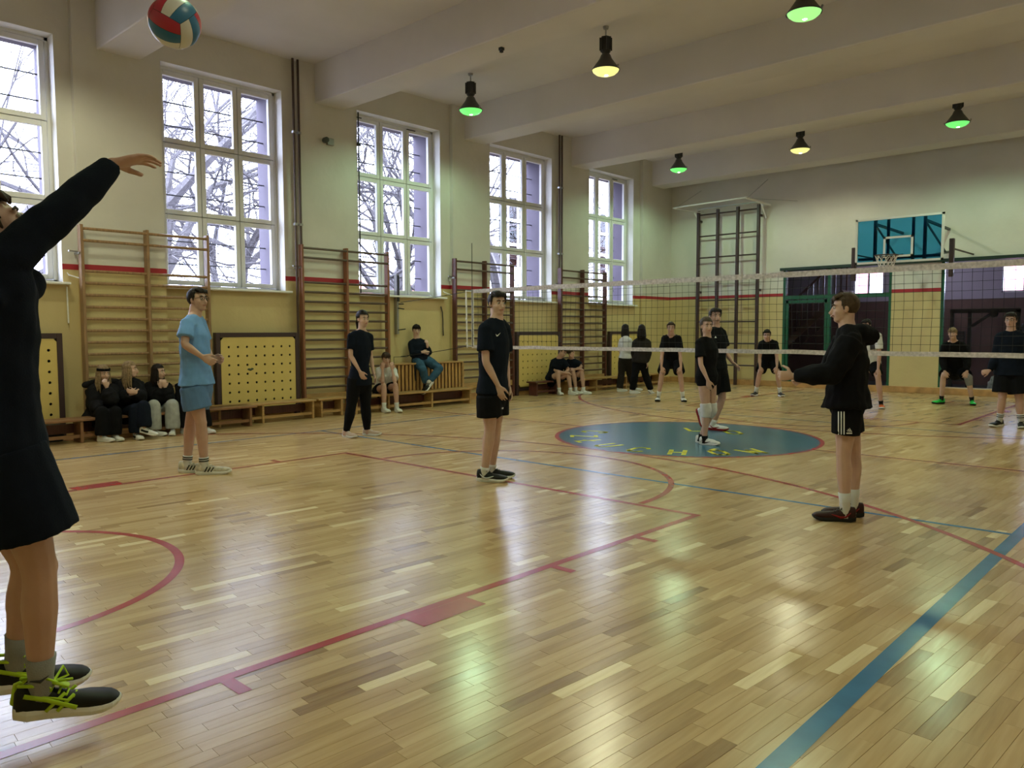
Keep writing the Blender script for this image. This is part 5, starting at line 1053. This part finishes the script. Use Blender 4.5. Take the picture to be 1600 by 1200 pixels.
# ================================================================ HANGING LAMPS
def lamp(x, y, tint, es, label, on=1):
    root = empty('pendant_lamp', (x, y, ZC), label, 'lamp', 'hanging hall lamps'); z = 5.56
    b = MB(); b.lathe([(.055, z+.30), (.075, z+.28), (.10, z+.22), (.21, z+.07), (.225, z+.055), (.222, z+.04), (.205, z+.06), (.07, z+.26), (.0, z+.27)], (x, y, 0), 28); b.build('shade', M['lampgrey'], root, smooth=True)
    b = MB(); b.lathe([(0, z+.56), (.07, z+.56), (.085, z+.54), (.085, z+.36), (.075, z+.33), (.05, z+.30)], (x, y, 0), 8)
    for i in range(8): a = i*PI/4; b.box(-.006, .006, .08, .10, z+.35, z+.55, Matrix.Translation((x, y, 0)) @ Matrix.Rotation(a, 4, 'Z'))
    b.build('gear_box', M['lampblack'], root)
    b = MB(); b.tube([(x, y, z+.56), (x, y, ZC)], .012, 8, cap='flat'); b.lathe([(.0, ZC-.05), (.04, ZC-.04), (.05, ZC)], (x, y, 0), 12); b.build('stem', M['steel'], root)
    gm = mat('lamp_glass_tint', tint, .3, emit=tint, es=es); b = MB(); b.lathe([(.212, z+.055), (.20, z+.03), (.16, z-.005), (.10, z-.028), (.0, z-.036)], (x, y, 0), 28); b.build('glass_cover', gm, root, smooth=True)
    hm = mat('lamp_burner', (1, 1, .9), .3, emit=(1, 1, .85), es=9); b = MB(); b.ell((x+.01, y, z-.006), ((.055, 0, 0), (0, .055, 0), (0, 0, .034)), 14, 8); b.build('burner', hm, root, smooth=True)
    b = MB(); b.bar((x-.225, y, z+.05), (x-.24, y, z+.09), .02, .02); b.bar((x+.225, y, z+.05), (x+.24, y, z+.09), .02, .02); b.build('clip', M['steel'], root)
    ld = bpy.data.lights.new('lamp_light', 'SPOT'); ld.energy = LAMP_W*on; ld.color = (.55+.42*tint[0], .58+.42*tint[1], .50+.42*tint[2]); ld.shadow_soft_size = .12; ld.spot_size = math.radians(165); ld.spot_blend = .4
    lo = bpy.data.objects.new('lamp_light', ld); COL.objects.link(lo); lo.parent = root; lo.location = (0, 0, z-.06-ZC)
G_, Y_, W_ = (.18, .95, .20), (.95, .90, .30), (.40, 1, .30)
LP = [(-10.62, 10.33, G_, 'green glowing pendant lamp nearest the windows, in the middle bay'), (-7.47, 10.24, Y_, 'yellow glowing pendant lamp, second from the windows in the middle bay'), (-4.28, 10.2, W_, 'pale green pendant lamp cut off by the top edge of the photo'),
      (-10.57, 17.64, G_, 'far green pendant lamp nearest the windows, half hidden by a beam'), (-7.44, 17.67, Y_, 'far yellow pendant lamp, second from the windows in the last bay'), (-4.23, 17.6, G_, 'far green pendant lamp above the backboard')]
for x, y, t_, lab in LP: lamp(x, y, t_, .42 if t_ is not Y_ else .48, lab)
for x, y in ((-1.1, 10.2), (-1.1, 17.6), (-10.6, 2.85), (-7.45, 2.85), (-4.25, 2.85), (-1.1, 2.85)): lamp(x, y, G_ if x in (-4.25,) else Y_, .45, 'pendant lamp outside the photo, %s of the %s bay' % ({-1.1: 'nearest the right wall', -10.6: 'nearest the windows', -7.45: 'second from the windows', -4.25: 'third from the windows'}[x], {10.2: 'middle', 17.6: 'last', 2.85: 'first'}[y]))
b = MB(); b.box(-8.0, -7.94, 8.35, 8.41, 5.56, 5.6); b.box(-7.99, -7.95, 8.36, 8.40, 5.53, 5.56); tag(b.build('ceiling_sensor', M['black']), 'tiny dark sensor under the ceiling beam between two lamps', 'sensor')
# ================================================================ OUTSIDE
b = MB(); b.box(-90, XW-.62, -60, 90, -.8, -.6); tag(b.build('ground_outside', mat('grass_leaves', (.10, .085, .06), .9, .3, .5)), kind='structure')
BM = mat('bark', (.085, .078, .085), .9, .25, 12)
def tree(x, y, h, seed, lean=(0, 0), r0=.24, spread=1.0, label='', lv=7):
    rn = random.Random(seed); b = MB(); cnt = [0]
    def grow(p, d, L, r, l):
        if p.x > -14.6: return
        n = 3 if l > 1 else 2; pts = [p]; q = p.copy(); dd = d.copy()
        for i in range(n):
            if q.x > -14.3: break
            dd = (dd+V((rn.gauss(0, .13), rn.gauss(0, .13), rn.gauss(.02, .09)))*(1.0 if l < lv else .35)).normalized(); q = q+dd*L/n; pts.append(q.copy())
        if len(pts) < 2: return
        n = len(pts)-1
        b.tube(pts, [r*(1-.4*i/n) for i in range(n+1)], 5 if l >= 4 else 3, cap=None); cnt[0] += 1
        if l == 0: return
        k = 3 if l < lv else 4
        for i in range(k):
            t = rn.uniform(.35, 1) if i < k-1 else 1
            pp = pts[0].lerp(pts[-1], t) if t == 1 else pts[min(n, max(1, int(t*n+.5)))]
            a = rn.uniform(0, 2*PI); tilt = rn.uniform(.45, 1.0)*spread
            x_ = dd.cross(V((0, 0, 1)) if abs(dd.z) < .9 else V((1, 0, 0))).normalized(); y_ = dd.cross(x_)
            nd = (dd*math.cos(tilt)+(x_*math.cos(a)+y_*math.sin(a))*math.sin(tilt)).normalized()
            grow(pp, nd, L*rn.uniform(.70, .86), r*rn.uniform(.44, .62), l-1)
    grow(V((x, y, -.7)), V((lean[0], lean[1], 1)).normalized(), h, r0, lv)
    return tag(b.build('bare_tree', BM, smooth=False), label, 'tree', 'bare trees outside the windows')
tree(-19.0, 7.6, 5.2, 2, (0, .1), .26, .9, 'bare tree with a thick trunk outside the second window')
tree(-21.5, 3.4, 4.0, 11, (0, -.1), .2, 1.0, 'bare tree whose twigs fill the nearest window')
tree(-22, 11.2, 4.2, 5, (.0, .25), .22, 1.0, 'bare tree outside between the second and third windows')
tree(-20.5, 15.6, 4.0, 8, (0, .1), .2, .95, 'bare tree outside the third window')
tree(-19.5, 20.9, 5.2, 21, (0, -.25), .34, .8, 'bare tree with a leaning double trunk outside the fourth window')
tree(-24, 27.5, 4.0, 31, (0, .1), .2, 1.0, 'bare tree seen through the farthest window')
tree(-29, 14.0, 4.5, 41, (0, .1), .22, 1.0, 'bare tree standing farther back behind the third window')
tree(-28, 21.5, 4.6, 43, (0, .1), .22, 1.0, 'bare tree standing farther back behind the fourth window')
tree(-24, 6.0, 5.0, 51, (0, 0), .2, 1.0, 'bare tree standing farther back between the first and second windows')
tree(-17.5, 12.9, 3.6, 57, (0, .1), .13, 1.0, 'slim young bare tree close to the glass of the third window')
rn = random.Random(9)
b = MB()
for i in range(420):
    x = rn.uniform(-44, -27); y = (rn.uniform(-.1, 1.55))*(-x)*.95+rn.uniform(-2, 2); z = -.6; d = V((rn.gauss(0, .2), rn.gauss(0, .2), 1)).normalized(); L = rn.uniform(2.5, 5.5); p = V((x, y, z)); q = p+d*L
    b.tube([p, (p+q)/2+V((rn.gauss(0, .15), rn.gauss(0, .15), 0)), q], [.03, .02, .008], 3, cap=None)
    for k in range(9):
        a = p.lerp(q, rn.uniform(.25, .95)); e_ = a+V((rn.gauss(0, .7), rn.gauss(0, .7), rn.uniform(.2, 1.1))); b.tube([a, e_], [.014, .005], 3, cap=None)
tag(b.build('bare_thicket', mat('twig_bark', (.14, .11, .12), .9)), 'dense bare shrubs filling the lower part of the window views', 'shrubs', kind='stuff')
def house(x, y, sx_, sy_, h, m, label, rot=0):
    e = empty('house', (x, y, -.6), label, 'building', 'houses far outside'); R_ = Matrix.Translation((x, y, -.6)) @ Matrix.Rotation(rot, 4, 'Z')
    b = MB(); b.box(-sx_/2, sx_/2, -sy_/2, sy_/2, 0, h, R_); b.build('wall', m, e)
    b = MB(); b.add([R_ @ V(p) for p in ((-sx_/2-.3, -sy_/2-.3, h), (sx_/2+.3, -sy_/2-.3, h), (sx_/2+.3, sy_/2+.3, h), (-sx_/2-.3, sy_/2+.3, h), (0, -sy_/2-.3, h+2), (0, sy_/2+.3, h+2))], [(0, 1, 2, 3), (0, 4, 1), (2, 5, 3), (1, 4, 5, 2), (0, 3, 5, 4)]); b.build('roof', mat('roof_tile', (.30, .10, .07), .8), e)
    for i in range(4):
        for z in (.9, 3.4):
            if z+1.3 < h:
                yy = -sy_/2+sy_*(i+.5)/4; b = MB(); b.box(sx_/2, sx_/2+.04, yy-.5, yy+.5, z, z+1.3, R_); b.build('window', M['upvc'], e)
                b = MB(); xx = -sx_/2+sx_*(i+.5)/4; b.box(xx-.5, xx+.5, -sy_/2-.04, -sy_/2, z, z+1.3, R_); b.build('window', M['upvc'], e)
house(-52, 18, 8, 14, 3.2, mat('pink_render', (.50, .28, .26), .9), 'low pinkish house far behind the trees outside the second window')
house(-50, 42, 8, 16, 4.0, mat('brick_red', (.42, .22, .2), .9), 'reddish house far outside the fourth window', .2)
house(-15, 44, 18, 8, 6.5, mat('rose_render', (.55, .22, .24), .9), 'rose red building seen through the fitness room windows')
